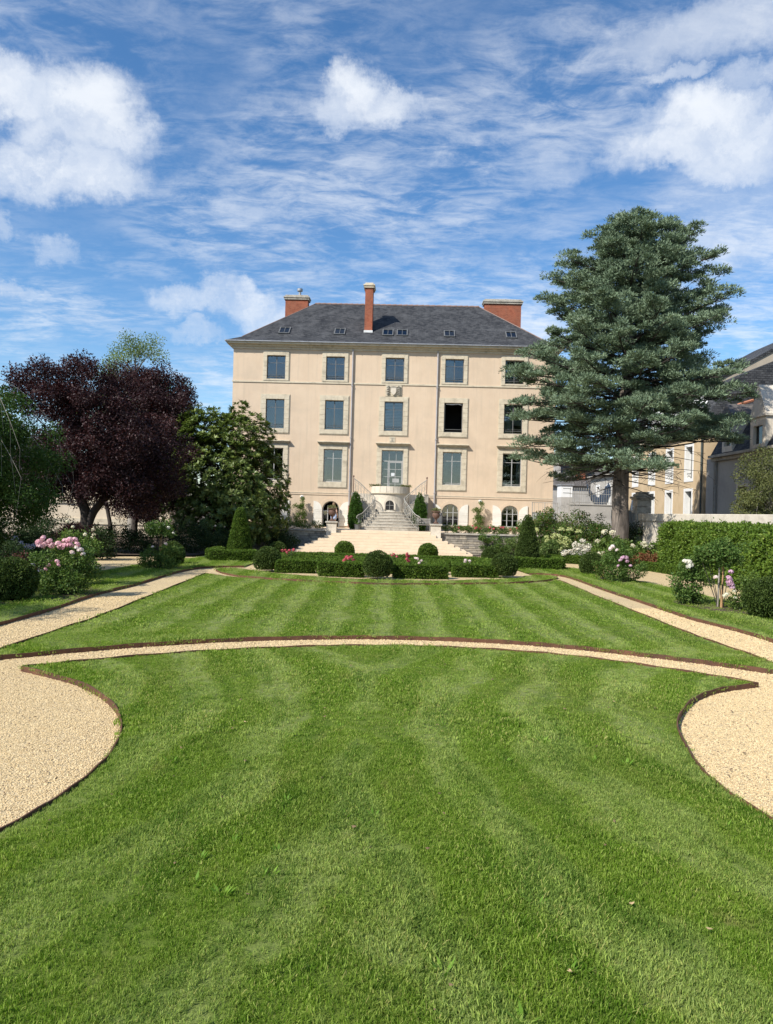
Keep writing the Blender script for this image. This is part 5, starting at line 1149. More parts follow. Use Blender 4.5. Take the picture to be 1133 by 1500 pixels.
for c_ in C_[rng.permutation(len(C_))[:70]]: limb(mb, (0, 0, min(4.8, c_[2] * .6)), c_, .06, .012, .05)
mb.build('branches', 'bark_dark', LQ)
K = len(C_); n = 19; axv = unit(C_ - np.array([-.2, 0, 3.0]) + rdir(K) * 1.2 + np.array([0, 0, 1.8])); ang = rng.random(K * n) * 6.283
Ax = np.repeat(axv, n, 0); tmp = unit(np.cross(Ax, np.tile([.3, .2, .9], (K * n, 1)))); bi = np.cross(Ax, tmp); rad_ = tmp * np.cos(ang)[:, None] + bi * np.sin(ang)[:, None]
el = rng.uniform(-.15, 1.0, K * n)[:, None]; D = unit(rad_ + Ax * el); P = np.repeat(C_, n, 0) + D * .02
rn = np.clip(np.repeat(rng.normal(.4, .15, K), n) + .35 * (el[:, 0] - .3) + rng.normal(0, .12, K * n), 0, 1)
link_mesh('crown', leaf_mesh('crown', P, D, unit(Ax + rad_ * -.3), rng.uniform(.18, .31, K * n), rng.uniform(.07, .105, K * n), 'lf_loquat', fold=.25, rnd=rn), LQ)
# dark green trees at the edge of the garden, with a few long drooping twigs
def edge_tree(loc, label, parts, n, seedv, twigs):
    random.seed(seedv); cl_ = ell_clumps(parts, n, .3)
    T = broad_tree('drooping_tree', label, loc, [([(0, 0, -.1), (.1, 0, 1.5), (-.1, 0, 3.2), (0, .1, 5.0)], [.3, .24, .2, .08])], cl_, .5, 300, .095, .06, 'lf_weep', 'bark_pale', droop=.55, group='dark green trees at the garden edge')
    mb = MB()
    for k in range(twigs):
        az = random.random() * 6.283; L_ = random.uniform(3.6, 5.4); z0 = random.uniform(4.6, 6.2); zt = z0 + random.uniform(.2, .9)
        pts = [(math.cos(az) * L_ * u, math.sin(az) * L_ * u, z0 + (zt - z0) * math.sin(math.pi * u) * 1.4 - 1.9 * u ** 3) for u in np.linspace(.25, 1, 9)]
        mb.tube(pts, [.022 - .0022 * q for q in range(9)], 4, False)
        for q in (4, 5, 6, 7, 8):
            x, y, z = pts[q]; mb.tube([(x, y, z), (x + random.uniform(-.15, .15), y + random.uniform(-.15, .15), z - random.uniform(.5, 1.3))], [.007, .003], 3, False)
    mb.build('twigs', 'bark_pale', T); return T
edge_tree((-15.6, 24.6, 0), 'dark green drooping tree beside the purple plum', [(0, 0, 4.9, 3.6, 3.6, 1.9), (1.2, 0, 3.4, 3.6, 3.2, 1.7), (2.6, -.4, 2.6, 2.4, 2.2, 1.5), (-.5, 0, 2.6, 3.5, 3.2, 1.6), (2.2, 0, 4.6, 2.4, 2.4, 1.5)], 270, 3, 34)
edge_tree((-15.2, 13.6, 0), 'dark green drooping tree shading the round ball beside the path', [(0, 0, 5.2, 3.2, 3.2, 1.7), (.5, 0, 3.6, 3.3, 3.2, 1.6), (0, 0, 2.4, 3.0, 3.0, 1.4)], 150, 5, 10)
# clipped weeping tree behind the boundary wall
cl = ell_clumps([(0, 0, 4.3, 1.25, 1.25, 1.3), (.2, 0, 3.2, 1.4, 1.4, 1.2), (-.5, 0, 2.6, .8, .9, .9)], 105)
broad_tree('small_weeping_tree', 'small olive leaved weeping tree behind the pale boundary wall', (16.3, 31.6, 0), [([(.15, 0, -.1), (.1, 0, 1.5), (0, 0, 3.0), (.1, 0, 4.4)], [.13, .11, .10, .05])], cl, .42, 230, .085, .055, 'lf_olive', 'bark_pale', droop=.7, thick=.35)
random.seed(11)

# ------------------------------------------------------------------ clipped box and yew
def ball_mb(r, flat=.95, seg=20, rings=12, sink=.12):
    prof = []
    for i in range(rings + 1):
        a = -math.pi / 2 + math.pi * i / rings; prof.append((max(.01, r * math.cos(a)), r * flat * (1 + math.sin(a)) - sink * r))
    return MB().lathe([p for p in prof if p[1] > -.05 * r] , seg)
def ball(x, y, r, label, flat=.95, mat='lf_yew', group='clipped box balls'):
    return clipped('box_ball', ball_mb(r, flat), mat, 1900, .055, label, 'topiary', group, .024, (x, y, .0), rz=random.random() * 6)
ball(-9.45, 18.75, .64, 'round clipped ball in the shade beside the pink rose bush', .9)
ball(10.05, 19.5, .60, 'round clipped ball on grass beside the staked rose below the long hedge', .92)
ball(-9.15, 31.9, .52, 'round clipped ball behind the standard rose tree', .98)
ball(9.05, 32.6, .52, 'round clipped ball beside the blush rose bush near the white hydrangeas', .98)
ball(-4.75, 30.0, .53, 'clipped ball at the corner of the parterre on the loquat tree side')
ball(-.28, 28.05, .53, 'clipped ball in the middle of the parterre front', 1.0)
ball(4.82, 30.1, .52, 'clipped ball at the corner of the parterre on the conifer side')
ball(-2.15, 39.0, .50, 'clipped ball before the garden steps on the loquat tree side', mat='lf_box')
ball(2.22, 39.0, .50, 'clipped ball before the garden steps on the conifer side', mat='lf_box')
ball(-5.45, 37.6, .46, 'clipped ball behind the parterre near the shaded retaining wall')
ball(5.35, 37.6, .46, 'clipped ball behind the parterre near the sunlit retaining wall')
for s_, side in ((-1, 'loquat tree'), (1, 'conifer')):
    cone = MB().lathe([(.60, .0), (.62, .25), (.55, .7), (.44, 1.3), (.33, 1.8), (.24, 2.2), (.17, 2.4), (.08, 2.5), (.01, 2.53)], 20)
    clipped('yew_cone', cone, 'lf_yew' if s_ > 0 else 'lf_box', 1700, .055, 'tall clipped green cone rising from a box square on the %s side' % side, 'topiary', 'clipped yew cones', .018, (s_ * 7.02 - .1, 36.3, 0))
def hedge_path(pts, w, h, label, mat='lf_box', per=1700, leaf=.055, group='clipped box hedges', cat='hedge', name='box_hedge', rough=.026, rnd_=.04):
    pts = [Vector(p).to_2d() for p in pts]; n = len(pts); vs = []; fs = []
    prof = [(-w / 2, -.02), (-w / 2, h - rnd_), (-w / 2 + rnd_, h), (w / 2 - rnd_, h), (w / 2, h - rnd_), (w / 2, -.02)]
    for i, p in enumerate(pts):
        d = (pts[min(i + 1, n - 1)] - pts[max(i - 1, 0)]).normalized(); nn = Vector((-d.y, d.x))
        for u, z in prof: q = p - nn * u; vs.append((q.x, q.y, z + .008 * math.sin(i * 1.7 + z * 3)))
    m_ = len(prof)
    for i in range(n - 1):
        for j in range(m_ - 1): fs.append((i * m_ + j, i * m_ + j + 1, (i + 1) * m_ + j + 1, (i + 1) * m_ + j)[::-1])
    fs += [tuple(range(m_))[::-1][::-1], tuple((n - 1) * m_ + j for j in range(m_))[::-1]]
    mb = MB().add(vs, fs)
    # outward faces
    bm = bmesh.new(); vv = [bm.verts.new(v) for v in mb.v]
    for f in mb.f: bm.faces.new([vv[i] for i in f])
    bmesh.ops.recalc_face_normals(bm, faces=bm.faces); bm.verts.index_update(); mb.f = [tuple(v.index for v in f.verts) for f in bm.faces]; bm.free()
    return clipped(name, mb, mat, per, leaf, label, cat, group, rough)
def arc(cx, cy, r, a0, a1, n=10): return [(cx + r * math.sin(R(a0 + (a1 - a0) * i / n)), cy - r * math.cos(R(a0 + (a1 - a0) * i / n))) for i in range(n + 1)]
PY = 33.9
hedge_path([(-2.52, 28.72), (-1.75, 28.62), (-.85, 28.60)], .55, .50, 'short box hedge at the parterre front, beside the middle ball, loquat tree side')
hedge_path([(.35, 28.62), (1.4, 28.68), (2.38, 28.85)], .55, .48, 'short box hedge at the parterre front, beside the middle ball, conifer side')
hedge_path([(-4.35, 29.75), (-3.5, 29.85), (-2.75, 29.9)], .6, .46, 'low box hedge running from the parterre corner ball on the loquat tree side')
hedge_path([(2.75, 29.95), (3.5, 30.0), (4.5, 30.1)], .6, .46, 'low box hedge running from the parterre corner ball on the conifer side')
hedge_path([(-2.5, 30.9), (-.9, 30.75), (1.0, 30.8), (2.4, 31.0)], .8, .38, 'box hedge second row of the parterre behind the front hedges')
hedge_path(arc(0, PY, 4.9, -128, -52), .8, .36, 'curved box hedge of the parterre on the loquat tree side')
hedge_path(arc(0, PY, 4.9, 52, 128), .8, .36, 'curved box hedge of the parterre on the conifer side')
hedge_path([(-4.2, 32.6), (-1.4, 32.5), (1.4, 32.55), (4.2, 32.8)], .7, .36, 'straight box hedge across the middle of the parterre')
hedge_path([(-4.0, 34.6), (0, 34.4), (4.0, 34.7)], .7, .34, 'straight box hedge across the back of the parterre')
hedge_path([(-3.8, 37.0), (0, 36.8), (3.9, 37.1)], .8, .34, 'box hedge closest to the foot of the garden steps')
for s_, side in ((-1, 'loquat tree'), (1, 'conifer')):
    hedge_path([(s_ * 6.05, 34.9), (s_ * 7.1, 34.85), (s_ * 8.2, 34.85)], .5, .5, 'box hedge in front of the clipped cone on the %s side' % side)
    hedge_path([(s_ * 8.3, 35.3), (s_ * 8.35, 36.5), (s_ * 8.3, 37.5)], .45, .5, 'box hedge along the outer side of the clipped cone on the %s side' % side)
hedge_path(catmull([(7.7, 41.0), (9.2, 40.7), (10.6, 40.0), (11.7, 38.9), (12.5, 37.5), (13.1, 35.6), (13.35, 33.2), (13.4, 30)], 4), .45, .36, 'low curved box hedge edging the hydrangea bed')
# long leafy hedge before the boundary wall
hedge_path(catmull([(13.75, 36.3), (13.9, 33), (13.75, 29), (13.6, 25), (13.4, 20)], 4), .95, 2.25, 'long tall leafy green hedge in front of the boundary wall', 'lf_hedge', 800, .10, None, 'hedge', 'leafy_hedge', .10, .16)

# ------------------------------------------------------------------ shrubs, hydrangeas, roses
def shrub(name, label, loc, parts, n, rad, nleaf, leaf, w, mat, cat='shrub', group=None, droop=.15, stems=8, inner=.4, fold=.18):
    S = empty(name, loc); tag(S, label, cat, group); C_ = ell_clumps(parts, n, inner); C_ = C_[C_[:, 2] > .06]
    mb = MB()
    for c_ in C_[rng.permutation(len(C_))[:stems]]: limb(mb, (c_[0] * .15, c_[1] * .15, 0), c_, .014, .005, .05, 4, 4)
    mb.build('stems', 'bark_dark', S)
    P, D, Nn = clump_leaves(C_, rad, nleaf, .85, droop); ok = P[:, 2] > .015; P, D, Nn = P[ok], D[ok], Nn[ok]; k = len(P)
    link_mesh('foliage', leaf_mesh('foliage', P, D, Nn, leaf * rng.uniform(.6, 1.25, k), w * rng.uniform(.7, 1.2, k), mat, fold), S); return S, C_
def bloom_mesh(name, r, mat, n=15):
    """a full rose: petals folded round a ball, the outer ones opening"""
    d = []; Ls = []
    for el, m_, l_ in ((.15, 8, .95), (.55, 7, .85), (.95, 5, .75), (1.35, 3, .6)):
        for i in range(m_): a_ = 6.283 * i / m_ + el * 2; d.append((math.cos(a_) * math.cos(el), math.sin(a_) * math.cos(el), math.sin(el))); Ls.append(l_)
    d = np.array(d); up_ = np.array([0, 0, 1.]); tng = unit(up_ - d * (d @ up_)[:, None] + 1e-4); Ls = np.array(Ls) * r
    return leaf_mesh(name, d * r * .72 - tng * Ls[:, None] * .55, tng + d * .25, d, Ls, Ls * .95, mat, .2)
def head_mesh(name, r, mat, n=90, flat=.85):
    d = rdir(n); d[:, 2] = np.where(d[:, 2] < -.5, -d[:, 2], d[:, 2]); P = d * r * np.array([1, 1, flat]); return leaf_mesh(name, P, rdir(n) * .8 + np.cross(d, rdir(n)), d, r * .42, r * .36, mat, .05)
BL = {k: bloom_mesh('flower', 1., 'pt_' + k) for k in ('pink', 'white', 'blush', 'red', 'mauve', 'cream', 'lilac')}
HD = {k: head_mesh('flower_head', 1., 'pt_' + k) for k in ('white', 'cream', 'lime', 'lilac', 'mauve')}
def blooms(S, spots, kind, r, mesh=BL):
    for p in spots:
        o = link_mesh('flower' if mesh is BL else 'flower_head', mesh[kind], S, tuple(p)); o.scale = (r * random.uniform(.8, 1.2),) * 3; o.rotation_euler = (random.uniform(-.6, .9), random.uniform(-.5, .5), random.random() * 6)
def at(px, py, Y, base):                  # point at depth Y seen at a spot of the photograph, relative to a plant's foot
    dx, dy = px - 566.5, py - 750.; u = dx * math.cos(ROLL) + dy * math.sin(ROLL); v = -dx * math.sin(ROLL) + dy * math.cos(ROLL)
    return (u * Y / 1090 - base[0], Y - base[1], EYE - v * Y / 1090 - base[2])
# pink rose bush
b = (-8.75, 20.3, .026)
S, C_ = shrub('rose_bush', 'tall rose bush crowned with big pink blooms beside the shaded path', b, [(-.25, 0, .85, .55, .5, .55), (.3, .1, .75, .6, .5, .7), (-.15, -.1, .35, .8, .55, .4), (.55, 0, 1.0, .35, .35, .35), (.1, 0, .4, .8, .5, .4)], 120, .17, 75, .07, .045, 'lf_rose', 'rose', 'rose bushes')
blooms(S, [at(x, y, 20.0, b) for x, y in ((64, 789), (58, 795), (73, 793), (76, 799), (67, 797), (86, 797), (96, 793), (103, 792), (110, 791), (103, 799), (96, 800), (113, 798), (60, 800), (90, 801))], 'pink', .10)
blooms(S, [at(x, y, 20.0, b) for x, y in ((106, 810), (122, 812), (118, 806), (113, 803))], 'blush', .085); blooms(S, [at(x, y, 19.8, b) for x, y in ((67, 834), (86, 828), (84, 823), (72, 828))], 'pink', .06)
b = (-9.6, 22.6, .026); S, C_ = shrub('rose_bush', 'light green rose bush with few flowers behind the pink blooms', b, [(.1, 0, 1.05, .75, .6, .55), (.2, 0, .5, .7, .5, .5)], 80, .18, 70, .075, .05, 'lf_roselt', 'rose', 'rose bushes')
blooms(S, [at(x, y, 22.2, b) for x, y in ((125, 783), (107, 772), (99, 764))], 'cream', .05)
b = (-10.2, 20.6, .026); S, C_ = shrub('heuchera_clump', 'reddish brown leafy clump between the box ball and the pink roses', b, [(0, 0, .5, .5, .4, .5)], 34, .16, 60, .07, .05, 'lf_redshrub', 'plant'); blooms(S, [at(49, 827, 20.2, b), at(55, 838, 20.2, b)], 'lilac', .06)
# standard rose by the far end of the shaded path
b = (-8.95, 29.7, .026); S, C_ = shrub('standard_rose', 'standard rose tree with round head on a bare stem', b, [(0, 0, 1.55, .55, .5, .33), (.1, 0, 1.5, .55, .4, .25)], 46, .16, 70, .075, .05, 'lf_rose', 'rose', 'rose bushes')
MB().tube([(0, 0, 0), (.02, 0, .7), (0, 0, 1.5)], [.03, .025, .02], 7).tube([(-.06, .02, 0), (-.05, .02, 1.2)], .02, 6).build('stake', 'wood_stake', S); blooms(S, [at(x, y, 29.4, b) for x, y in ((233, 773), (247, 773), (254, 781), (222, 775), (240, 769))], 'white', .06)
b = (-8.95, 29.5, .026); S, C_ = shrub('rose_bush', 'low dark rose bush at the foot of the standard rose', b, [(-.3, 0, .4, .5, .5, .4), (.45, 0, .45, .5, .5, .45)], 70, .17, 65, .07, .045, 'lf_rose', 'rose', 'rose bushes'); blooms(S, [at(x, y, 29.2, b) for x, y in ((224, 801), (243, 797))], 'blush', .06)
# right hand roses
b = (9.3, 28.9, .026); S, C_ = shrub('rose_bush', 'rose bush with blush and pink flowers beside the clipped ball', b, [(-.3, 0, .6, .55, .45, .6), (.25, 0, .55, .5, .45, .55), (-.1, 0, 1.2, .4, .4, .45)], 90, .17, 70, .07, .045, 'lf_rose', 'rose', 'rose bushes')
blooms(S, [at(x, y, 28.6, b) for x, y in ((895, 804), (904, 806), (898, 801))], 'blush', .085); blooms(S, [at(x, y, 28.5, b) for x, y in ((912, 818), (918, 817), (909, 821), (906, 829), (924, 829), (914, 816), (919, 822))], 'mauve', .075)
b = (8.75, 29.6, .026); S, C_ = shrub('rose_bush', 'bronze leaved rose bush touching the clipped ball', b, [(0, 0, .55, .4, .4, .55)], 36, .17, 60, .07, .045, 'lf_shrub', 'rose', 'rose bushes')
b = (9.15, 22.0, .026); S, C_ = shrub('rose_bush', 'dark green rose bush with two white flowers below the long hedge', b, [(-.1, 0, .55, .55, .45, .5), (.0, 0, 1.05, .42, .4, .4)], 90, .16, 70, .07, .048, 'lf_rose', 'rose', 'rose bushes')
blooms(S, [at(x, y, 21.7, b) for x, y in ((1004, 823), (1009, 824), (1011, 829))], 'white', .11)
b = (9.65, 21.3, .026); S, C_ = shrub('standard_rose', 'standard rose with dense dark head tied to wooden stakes', b, [(.05, 0, 1.62, .62, .5, .36), (-.2, .1, 1.45, .5, .4, .3)], 60, .17, 75, .075, .05, 'lf_rose', 'rose', 'rose bushes')
MB().tube([(0, 0, 0), (.03, 0, .8), (.02, 0, 1.5)], [.035, .028, .022], 7).build('stem', 'wood_stake', S); MB().tube([(-.09, .02, 0), (-.07, .02, 1.25)], .024, 6).build('stake', 'bark_pale', S)
blooms(S, [at(1049, 846, 21.1, b)], 'blush', .085)
b = (10.1, 20.9, .026); S, C_ = shrub('rose_bush', 'airy rose bush with mauve pink flowers between the stake and the clipped ball', b, [(0, 0, .38, .38, .35, .35), (.05, 0, .8, .25, .25, .35)], 40, .15, 55, .065, .045, 'lf_roselt', 'rose', 'rose bushes')
blooms(S, [at(x, y, 20.7, b) for x, y in ((1071, 838), (1069, 853), (1071, 857), (1073, 861), (1070, 849), (1068, 847))], 'mauve', .085); blooms(S, [at(x, y, 20.7, b) for x, y in ((1077, 876), (1065, 871), (1076, 866), (1062, 873))], 'cream', .06)
# roses among the parterre
for (px, py, Y, kind, nfl, lab) in ((423, 808, 33.0, 'red', 7, 'low rose with red flowers behind the parterre corner ball'), (515, 820, 29.5, 'red', 8, 'low rose with crimson flowers behind the front hedge beside the middle ball'), (597, 818, 29.8, 'red', 6, 'upright rose with one red spire at the parterre front'),
                                    (572, 814, 31.6, 'red', 4, 'low rose with pink red flowers behind the middle ball'), (685, 823, 31.0, 'blush', 6, 'low rose with blush white flowers at the conifer end of the parterre'), (618, 822, 30.2, 'blush', 4, 'low rose with salmon flowers beside the red spire')):
    p = at(px, py, Y, (0, 0, 0)); b = (p[0], p[1], -.03); S, C_ = shrub('rose_bush', lab, b, [(0, 0, p[2] * .6, .28, .25, p[2] * .5)], 16, .14, 40, .055, .038, 'lf_roselt', 'rose', 'rose bushes'); random.seed(px)
    spire = px == 597
    blooms(S, [(random.uniform(-.05, .05) if spire else random.uniform(-.3, .3), -.25 + random.uniform(-.1, .1), p[2] + .03 + (random.uniform(-.22, .25) if spire else random.uniform(-.08, .12))) for _ in range(nfl)], kind, .065)
random.seed(23)
# shaded planting on the purple tree side
def dark_mass(loc, label, parts, n, mat='lf_dark', leaf=.09, name='shrub', nl=80, rad=.28): return shrub(name, label, loc, parts, n, rad, nl, leaf, leaf * .6, mat, 'shrub', 'shaded shrubs under the trees', stems=14)
dark_mass((-11.2, 39.8, 0), 'dark leafy shrub row under the loquat tree', [(-1.6, 0, .8, 1.6, .8, .8), (.8, .3, .9, 1.6, .8, .85)], 120)
dark_mass((-14.6, 38.6, 0), 'dark leafy shrub at the foot of the thin leaning plum trunks', [(-1.0, 0, .75, 1.6, .9, .8), (1.2, 0, .7, 1.4, .9, .75)], 110)
dark_mass((-15.6, 35.6, 0), 'dark leafy shrub hiding the foot of the forked plum trunk', [(-.9, 0, .8, 1.2, .8, .85), (.8, 0, .7, 1.1, .8, .75)], 90)
dark_mass((-18.0, 38.0, 0), 'dark leafy shrub behind the light green rose', [(-1.0, 0, 1.0, 1.8, 1.2, 1.0), (1.2, 0, .9, 1.6, 1.2, .9)], 120)
S, _ = dark_mass((-12.6, 25.4, 0), 'deep green shrub under the weeping tree beside the drive', [(-.8, 0, .9, 1.2, 1.0, .95), (.4, 0, .7, .9, .8, .7)], 110, rad=.24)
blooms(S, [at(x, y, 24.6, (-12.6, 25.4, 0)) for x, y in ((22, 789), (29, 797), (40, 801), (50, 800), (25, 806))], 'lilac', .10, HD)
dark_mass((-11.3, 22.2, 0), 'dark brown green shrub behind the shaded clipped ball', [(0, 0, .7, .7, .6, .65)], 60, 'lf_dark', .07, rad=.2)
S, _ = dark_mass((-12.0, 28.8, 0), 'dull red leaved shrub beyond the pink roses', [(0, 0, 1.1, .8, .7, .6), (0, 0, .5, .7, .6, .5)], 60, 'lf_redshrub', .08, rad=.22)
dark_mass((-9.6, 42.0, 0), 'dark low shrub in front of the loquat trunk', [(0, 0, .6, 1.5, .7, .6)], 70)
dark_mass((-6.2, 44.6, 0), 'dark shrub against the shaded retaining wall', [(0, 0, .5, .9, .6, .5)], 46)
S, _ = dark_mass((-13.2, 33.8, 0), 'dark shrub with pale flowers beyond the drive', [(0, 0, .7, 1.0, .8, .7)], 60); blooms(S, [(random.uniform(-.8, .8), -.7, random.uniform(.7, 1.4)) for _ in range(7)], 'cream', .09)
# big shrubs and hydrangeas by the conifer
shrub('large_shrub', 'large dark green shrub with reddish tips beside the garden gate', (9.6, 43.4, 0), [(-.3, 0, 1.7, 1.5, 1.2, 1.15), (.6, 0, 1.1, 1.5, 1.2, 1.1)], 150, .30, 90, .11, .065, 'lf_shrub', stems=14)
shrub('large_shrub', 'large rounded dark shrub with reddish tips beside the conifer trunk', (11.5, 43.6, 0), [(0, 0, 1.7, 1.5, 1.2, 1.25), (.5, 0, 1.0, 1.5, 1.2, 1.1)], 150, .30, 90, .11, .065, 'lf_shrub', stems=14)
b = (9.0, 41.3, .03); S, C_ = shrub('hydrangea', 'light green hydrangea with lime and cream heads behind the clipped cone', b, [(-.3, 0, .6, .9, .6, .6), (.6, 0, .6, .8, .6, .55)], 80, .2, 60, .12, .08, 'lf_hydra', 'hydrangea', 'hydrangeas under the conifer')
blooms(S, [at(x, y, 40.7, b) for x, y in ((786, 778), (801, 787), (802, 792), (812, 786), (819, 786), (828, 790), (820, 794), (832, 794), (826, 797), (831, 800), (825, 803), (822, 806))], 'lime', .16, HD)
b = (10.3, 40.9, .03); S, C_ = shrub('hydrangea', 'hydrangea loaded with white heads beside the low curved hedge', b, [(-.2, 0, .5, .9, .6, .5), (.7, 0, .5, .8, .6, .5)], 70, .2, 55, .12, .08, 'lf_hydra', 'hydrangea', 'hydrangeas under the conifer')
blooms(S, [at(x, y, 40.3, b) for x, y in ((848, 799), (855, 801), (863, 801), (854, 793), (843, 798), (849, 803), (857, 806), (862, 803), (845, 810), (851, 812), (836, 808), (840, 812), (856, 812), (847, 806), (830, 809), (865, 811), (826, 811), (860, 808), (842, 805), (853, 809))], 'white', .15, HD)
b = (12.3, 39.6, .03); S, C_ = shrub('hydrangea', 'bright lime green leafy hydrangea at the foot of the conifer', b, [(-.4, 0, .9, .8, .7, .75), (.3, 0, .6, .8, .7, .6)], 90, .22, 60, .13, .09, 'lf_roselt', 'hydrangea', 'hydrangeas under the conifer')
blooms(S, [at(x, y, 39.0, b) for x, y in ((886, 780), (876, 793), (898, 781), (866, 812), (878, 813), (884, 811))], 'cream', .15, HD)
b = (13.4, 38.2, .03); S, C_ = shrub('hydrangea', 'lime leaved hydrangea with rusty tinted heads next to the long hedge', b, [(-.4, 0, .55, .8, .6, .55), (.5, 0, .6, .7, .6, .55)], 80, .2, 60, .13, .09, 'lf_roselt', 'hydrangea', 'hydrangeas under the conifer')
blooms(S, [at(x, y, 37.6, b) for x, y in ((927, 800), (946, 801), (943, 797))], 'cream', .12, HD)
shrub('rusty_plant', 'rust red leafy plant at the edge of the hydrangea bed', (13.0, 37.0, .03), [(0, 0, .4, .8, .4, .35)], 34, .17, 45, .11, .08, 'lf_red', 'plant')
shrub('large_shrub', 'green shrub with white flowers behind the conifer trunk', (14.2, 43.0, .03), [(0, 0, 1.1, 1.1, .8, 1.1)], 80, .26, 70, .10, .06, 'lf_dark')
for px, py in ((823, 777), (835, 777), (848, 780), (785, 777)):
    p = at(px, py, 41.6, (0, 0, 0)); S = empty('snowball_flower', (p[0], p[1], .03)); tag(S, 'tall stem with one round pale green flower head before the large shrubs', 'flower', 'round pale flower heads')
    MB().tube([(0, 0, 0), (.03, 0, p[2] * .5), (0, 0, p[2] - .05)], .012, 5).build('stem', 'lf_hydra', S); o = link_mesh('flower_head', HD['lime'], S, (0, 0, p[2])); o.scale = (.17,) * 3
    P, D, Nn = clump_leaves([[0, 0, p[2] * .3], [0, 0, p[2] * .55]], .16, 14, 1.2, -.4); link_mesh('leaves', leaf_mesh('leaves', P, D, Nn, .18, .05, 'lf_hydra'), S)
# planting on the terrace edge and against the house
for x0, x1, lab, kinds in ((3.7, 6.2, 'low rose border with few flowers on the terrace edge by the pedestal', 'red'), (6.2, 8.6, 'low rose border with red flowers on the terrace edge before the last arched window', 'red'), (-8.4, -3.9, 'low dusty rose border on the terrace edge before the garden door', 'red')):
    c_ = hw((x0 + x1) / 2, TF + .7); S, C_ = shrub('rose_border', lab, (c_[0], c_[1], HZ), [((x0 - x1) / 2 * u, 0, .22, .45, .35, .26) for u in np.linspace(-.85, .85, 6)], 90, .14, 50, .07, .045, 'lf_rose', 'rose', 'rose borders on the terrace')
    blooms(S, [((x1 - x0) / 2 * random.uniform(-.9, .9), -.3, random.uniform(.25, .5)) for _ in range(6)], kinds, .07)
for a_, h_, lab in ((-6.05, 2.1, 'climbing rose trained against the wall beside the garden door'), (6.55, 2.1, 'climbing rose trained against the wall between the arched windows')):
    c_ = hw(a_, -.5); S, C_ = shrub('climbing_rose', lab, (c_[0], c_[1], HZ), [(0, 0, .6, .4, .25, .6), (.05, 0, 1.2, .3, .2, .55), (-.2, 0, 1.5, .45, .15, .15), (.1, 0, 1.85, .12, .12, .25)], 60, .15, 42, .085, .05, 'lf_roselt', 'rose', 'climbing roses on the house')
c_ = hw(6.7, TF - .55); shrub('trailing_rose', 'leafy rose scrambling over the sunlit retaining wall', (c_[0], c_[1], 0), [(0, 0, .75, .7, .3, .6), (-.5, 0, 1.15, .3, .3, .25), (.7, 0, .55, .6, .35, .5)], 70, .17, 60, .085, .055, 'lf_rose', 'rose')
c_ = hw(8.1, TF - .8); shrub('yellow_shrub', 'yellow green low shrub between the retaining wall and the clipped cone', (c_[0], c_[1], 0), [(0, 0, .6, .6, .45, .55)], 46, .18, 60, .08, .05, 'lf_hydra')
for a_, lab in ((-1.98, 'conical thuja in front of the stair on the garden door side'), (2.3, 'conical thuja in front of the stair beside the iron bench')):
    c_ = hw(a_, -3.3); cone = MB().lathe([(.30, 0), (.40, .3), (.43, .8), (.40, 1.3), (.30, 1.8), (.18, 2.2), (.07, 2.42), (.01, 2.48)], 16)
    clipped('thuja', cone, 'lf_thuja', 1500, .075, lab, 'shrub', 'thujas at the entrance stair', .05, c_)
# bench and pot by the stair
c_ = hw(2.55, -4.6); bn = empty('garden_bench', c_, HROT); tag(bn, 'small slatted garden bench with iron ends at the foot of the stair', 'bench')
for k in range(3): MB().box(-.45, .45, -.18 + .13 * k, -.08 + .13 * k, .42, .45).build('seat_slat', 'plank_grey', bn)
for k in range(3): MB().box(-.45, .45, .22, .245, .52 + .12 * k, .60 + .12 * k).build('back_slat', 'plank_grey', bn)
for x in (-.42, .42):
    MB().tube([(x, -.2, 0), (x, -.17, .25), (x, -.2, .42), (x, .2, .42), (x, .24, .9)], .022, 6).tube([(x, .2, .42), (x, .16, .2), (x, .25, 0)], .022, 6).tube([(x, -.18, .42), (x, -.2, .62), (x, .0, .66), (x, .22, .64)], .016, 5).build('leg', 'iron_pale', bn)
c_ = hw(-1.75, -4.5); pt = empty('flower_pot', c_); tag(pt, 'grey pot with small plant beside the railing foot', 'pot')
MB().lathe([(.13, 0), (.17, .02), (.21, .3), (.24, .34), (.22, .35), (.18, .31)], 14).build('pot', 'frame_grey', pt); P, D, Nn = clump_leaves([[0, 0, .42], [.1, 0, .4]], .16, 40); link_mesh('plant', leaf_mesh('plant', P, D, Nn, .1, .05, 'lf_rose'), pt)

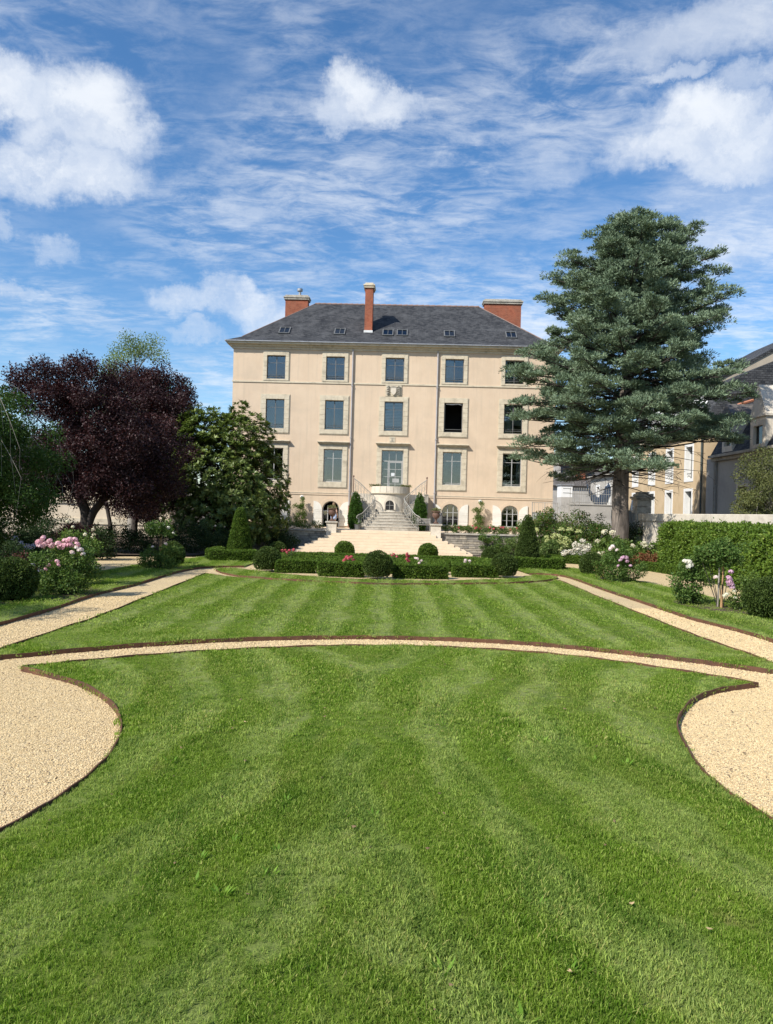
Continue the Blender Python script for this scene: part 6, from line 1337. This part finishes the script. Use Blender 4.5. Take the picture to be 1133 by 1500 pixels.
# ------------------------------------------------------------------ the person in the garden doorway
def person(loc, rz):
    root = empty('person', loc, rz); tag(root, 'person in white top and pale blue shorts standing in the garden doorway', 'person')
    V = [(0, 0, .93), (0, 0, 1.10), (0, .01, 1.30), (0, .01, 1.42), (0, 0, 1.49), (0, -.01, 1.56), (0, -.02, 1.66),
         (-.10, 0, .90), (-.11, -.01, .50), (-.11, .03, .10), (-.11, -.10, .035), (.10, 0, .90), (.11, -.03, .50), (.12, .0, .10), (.12, -.13, .035),
         (-.18, .01, 1.39), (-.24, .02, 1.12), (-.25, -.06, .90), (-.25, -.10, .80), (.18, .01, 1.39), (.25, .0, 1.13), (.24, -.10, .93), (.23, -.15, .84)]
    Rd = [.135, .115, .135, .10, .052, .075, .085, .088, .058, .040, .035, .088, .058, .040, .035, .055, .042, .033, .026, .055, .042, .033, .026]
    E_ = [(0, 1), (1, 2), (2, 3), (3, 4), (4, 5), (5, 6), (0, 7), (7, 8), (8, 9), (9, 10), (0, 11), (11, 12), (12, 13), (13, 14), (3, 15), (15, 16), (16, 17), (17, 18), (3, 19), (19, 20), (20, 21), (21, 22)]
    # fingers
    for s_, w_ in ((-1, 18), (1, 22)):
        bx_, by_, bz_ = V[w_]
        for k, (dx_, l_) in enumerate(((-.03, .07), (-.01, .085), (.01, .08), (.028, .065))):
            V += [(bx_ + .004 * s_, by_ + dx_, bz_ - .04), (bx_ - .012 * s_, by_ + dx_ - .01, bz_ - .04 - l_)]; Rd += [.011, .008]; i = len(V); E_ += [(w_, i - 2), (i - 2, i - 1)]
        V += [(bx_ - .01 * s_, by_ - .045, bz_ - .02), (bx_ - .02 * s_, by_ - .06, bz_ - .065)]; Rd += [.012, .009]; i = len(V); E_ += [(w_, i - 2), (i - 2, i - 1)]
    me = bpy.data.meshes.new('body'); me.from_pydata(V, E_, []); me.materials.append(MATS['skin'])
    body = link_mesh('body', me, root); sk = body.modifiers.new('skin', 'SKIN'); lay = me.skin_vertices[0] if me.skin_vertices else None
    if lay is None:
        bm = bmesh.new(); bm.from_mesh(me); bm.verts.layers.skin.verify(); bm.to_mesh(me); bm.free(); lay = me.skin_vertices[0]
    for i, r_ in enumerate(Rd): lay.data[i].radius = (r_, r_ * (.8 if i in (0, 1, 2, 3) else 1)); lay.data[i].use_root = i == 0
    ss = body.modifiers.new('subd', 'SUBSURF'); ss.levels = 1; ss.render_levels = 2
    MB().lathe([(.19, .90), (.165, 1.05), (.15, 1.15), (.175, 1.28), (.17, 1.40), (.08, 1.455)], 16).build('top', 'cloth_white', root, smooth=True)
    mb = MB()
    for x in (-.105, .105): mb.lathe([(.115, .58), (.115, .75), (.12, .90)], 12, (x, 0))
    mb.lathe([(.20, .86), (.185, .98)], 16).build('shorts', 'cloth_blue', root, smooth=True)
    hd = MB().lathe([(.02, 1.50), (.06, 1.515), (.082, 1.56), (.092, 1.62), (.09, 1.68), (.07, 1.735), (.02, 1.755)], 14, (0, -.015)); hd.build('head', 'skin', root, smooth=True)
    hr = MB().lathe([(.085, 1.50), (.100, 1.58), (.102, 1.66), (.088, 1.73), (.05, 1.77), (.01, 1.778)], 14, (0, .012)).build('hair', 'hair', root, smooth=True)
    mb = MB()
    for x in (-.033, .033): mb.lathe([(.004, 1.625), (.011, 1.632), (.004, 1.640)], 8, (x, -.105))
    mb.build('eyes', 'iron_dark', root); MB().tube([(0, -.10, 1.63), (0, -.125, 1.597), (0, -.105, 1.588)], [.008, .014, .008], 6).build('nose', 'skin', root); MB().tube([(-.025, -.098, 1.562), (0, -.104, 1.559), (.025, -.098, 1.562)], .006, 5).build('mouth', 'terracotta', root)
    for s_ in (-1, 1): MB().box(s_ * .11 - .045, s_ * .11 + .045, -.17, .07, .001, .07, .02).build('shoe', 'cloth_white', root)
    return root
c_ = hw(-3.72, -.45); person((c_[0], c_[1], HZ), R(160))
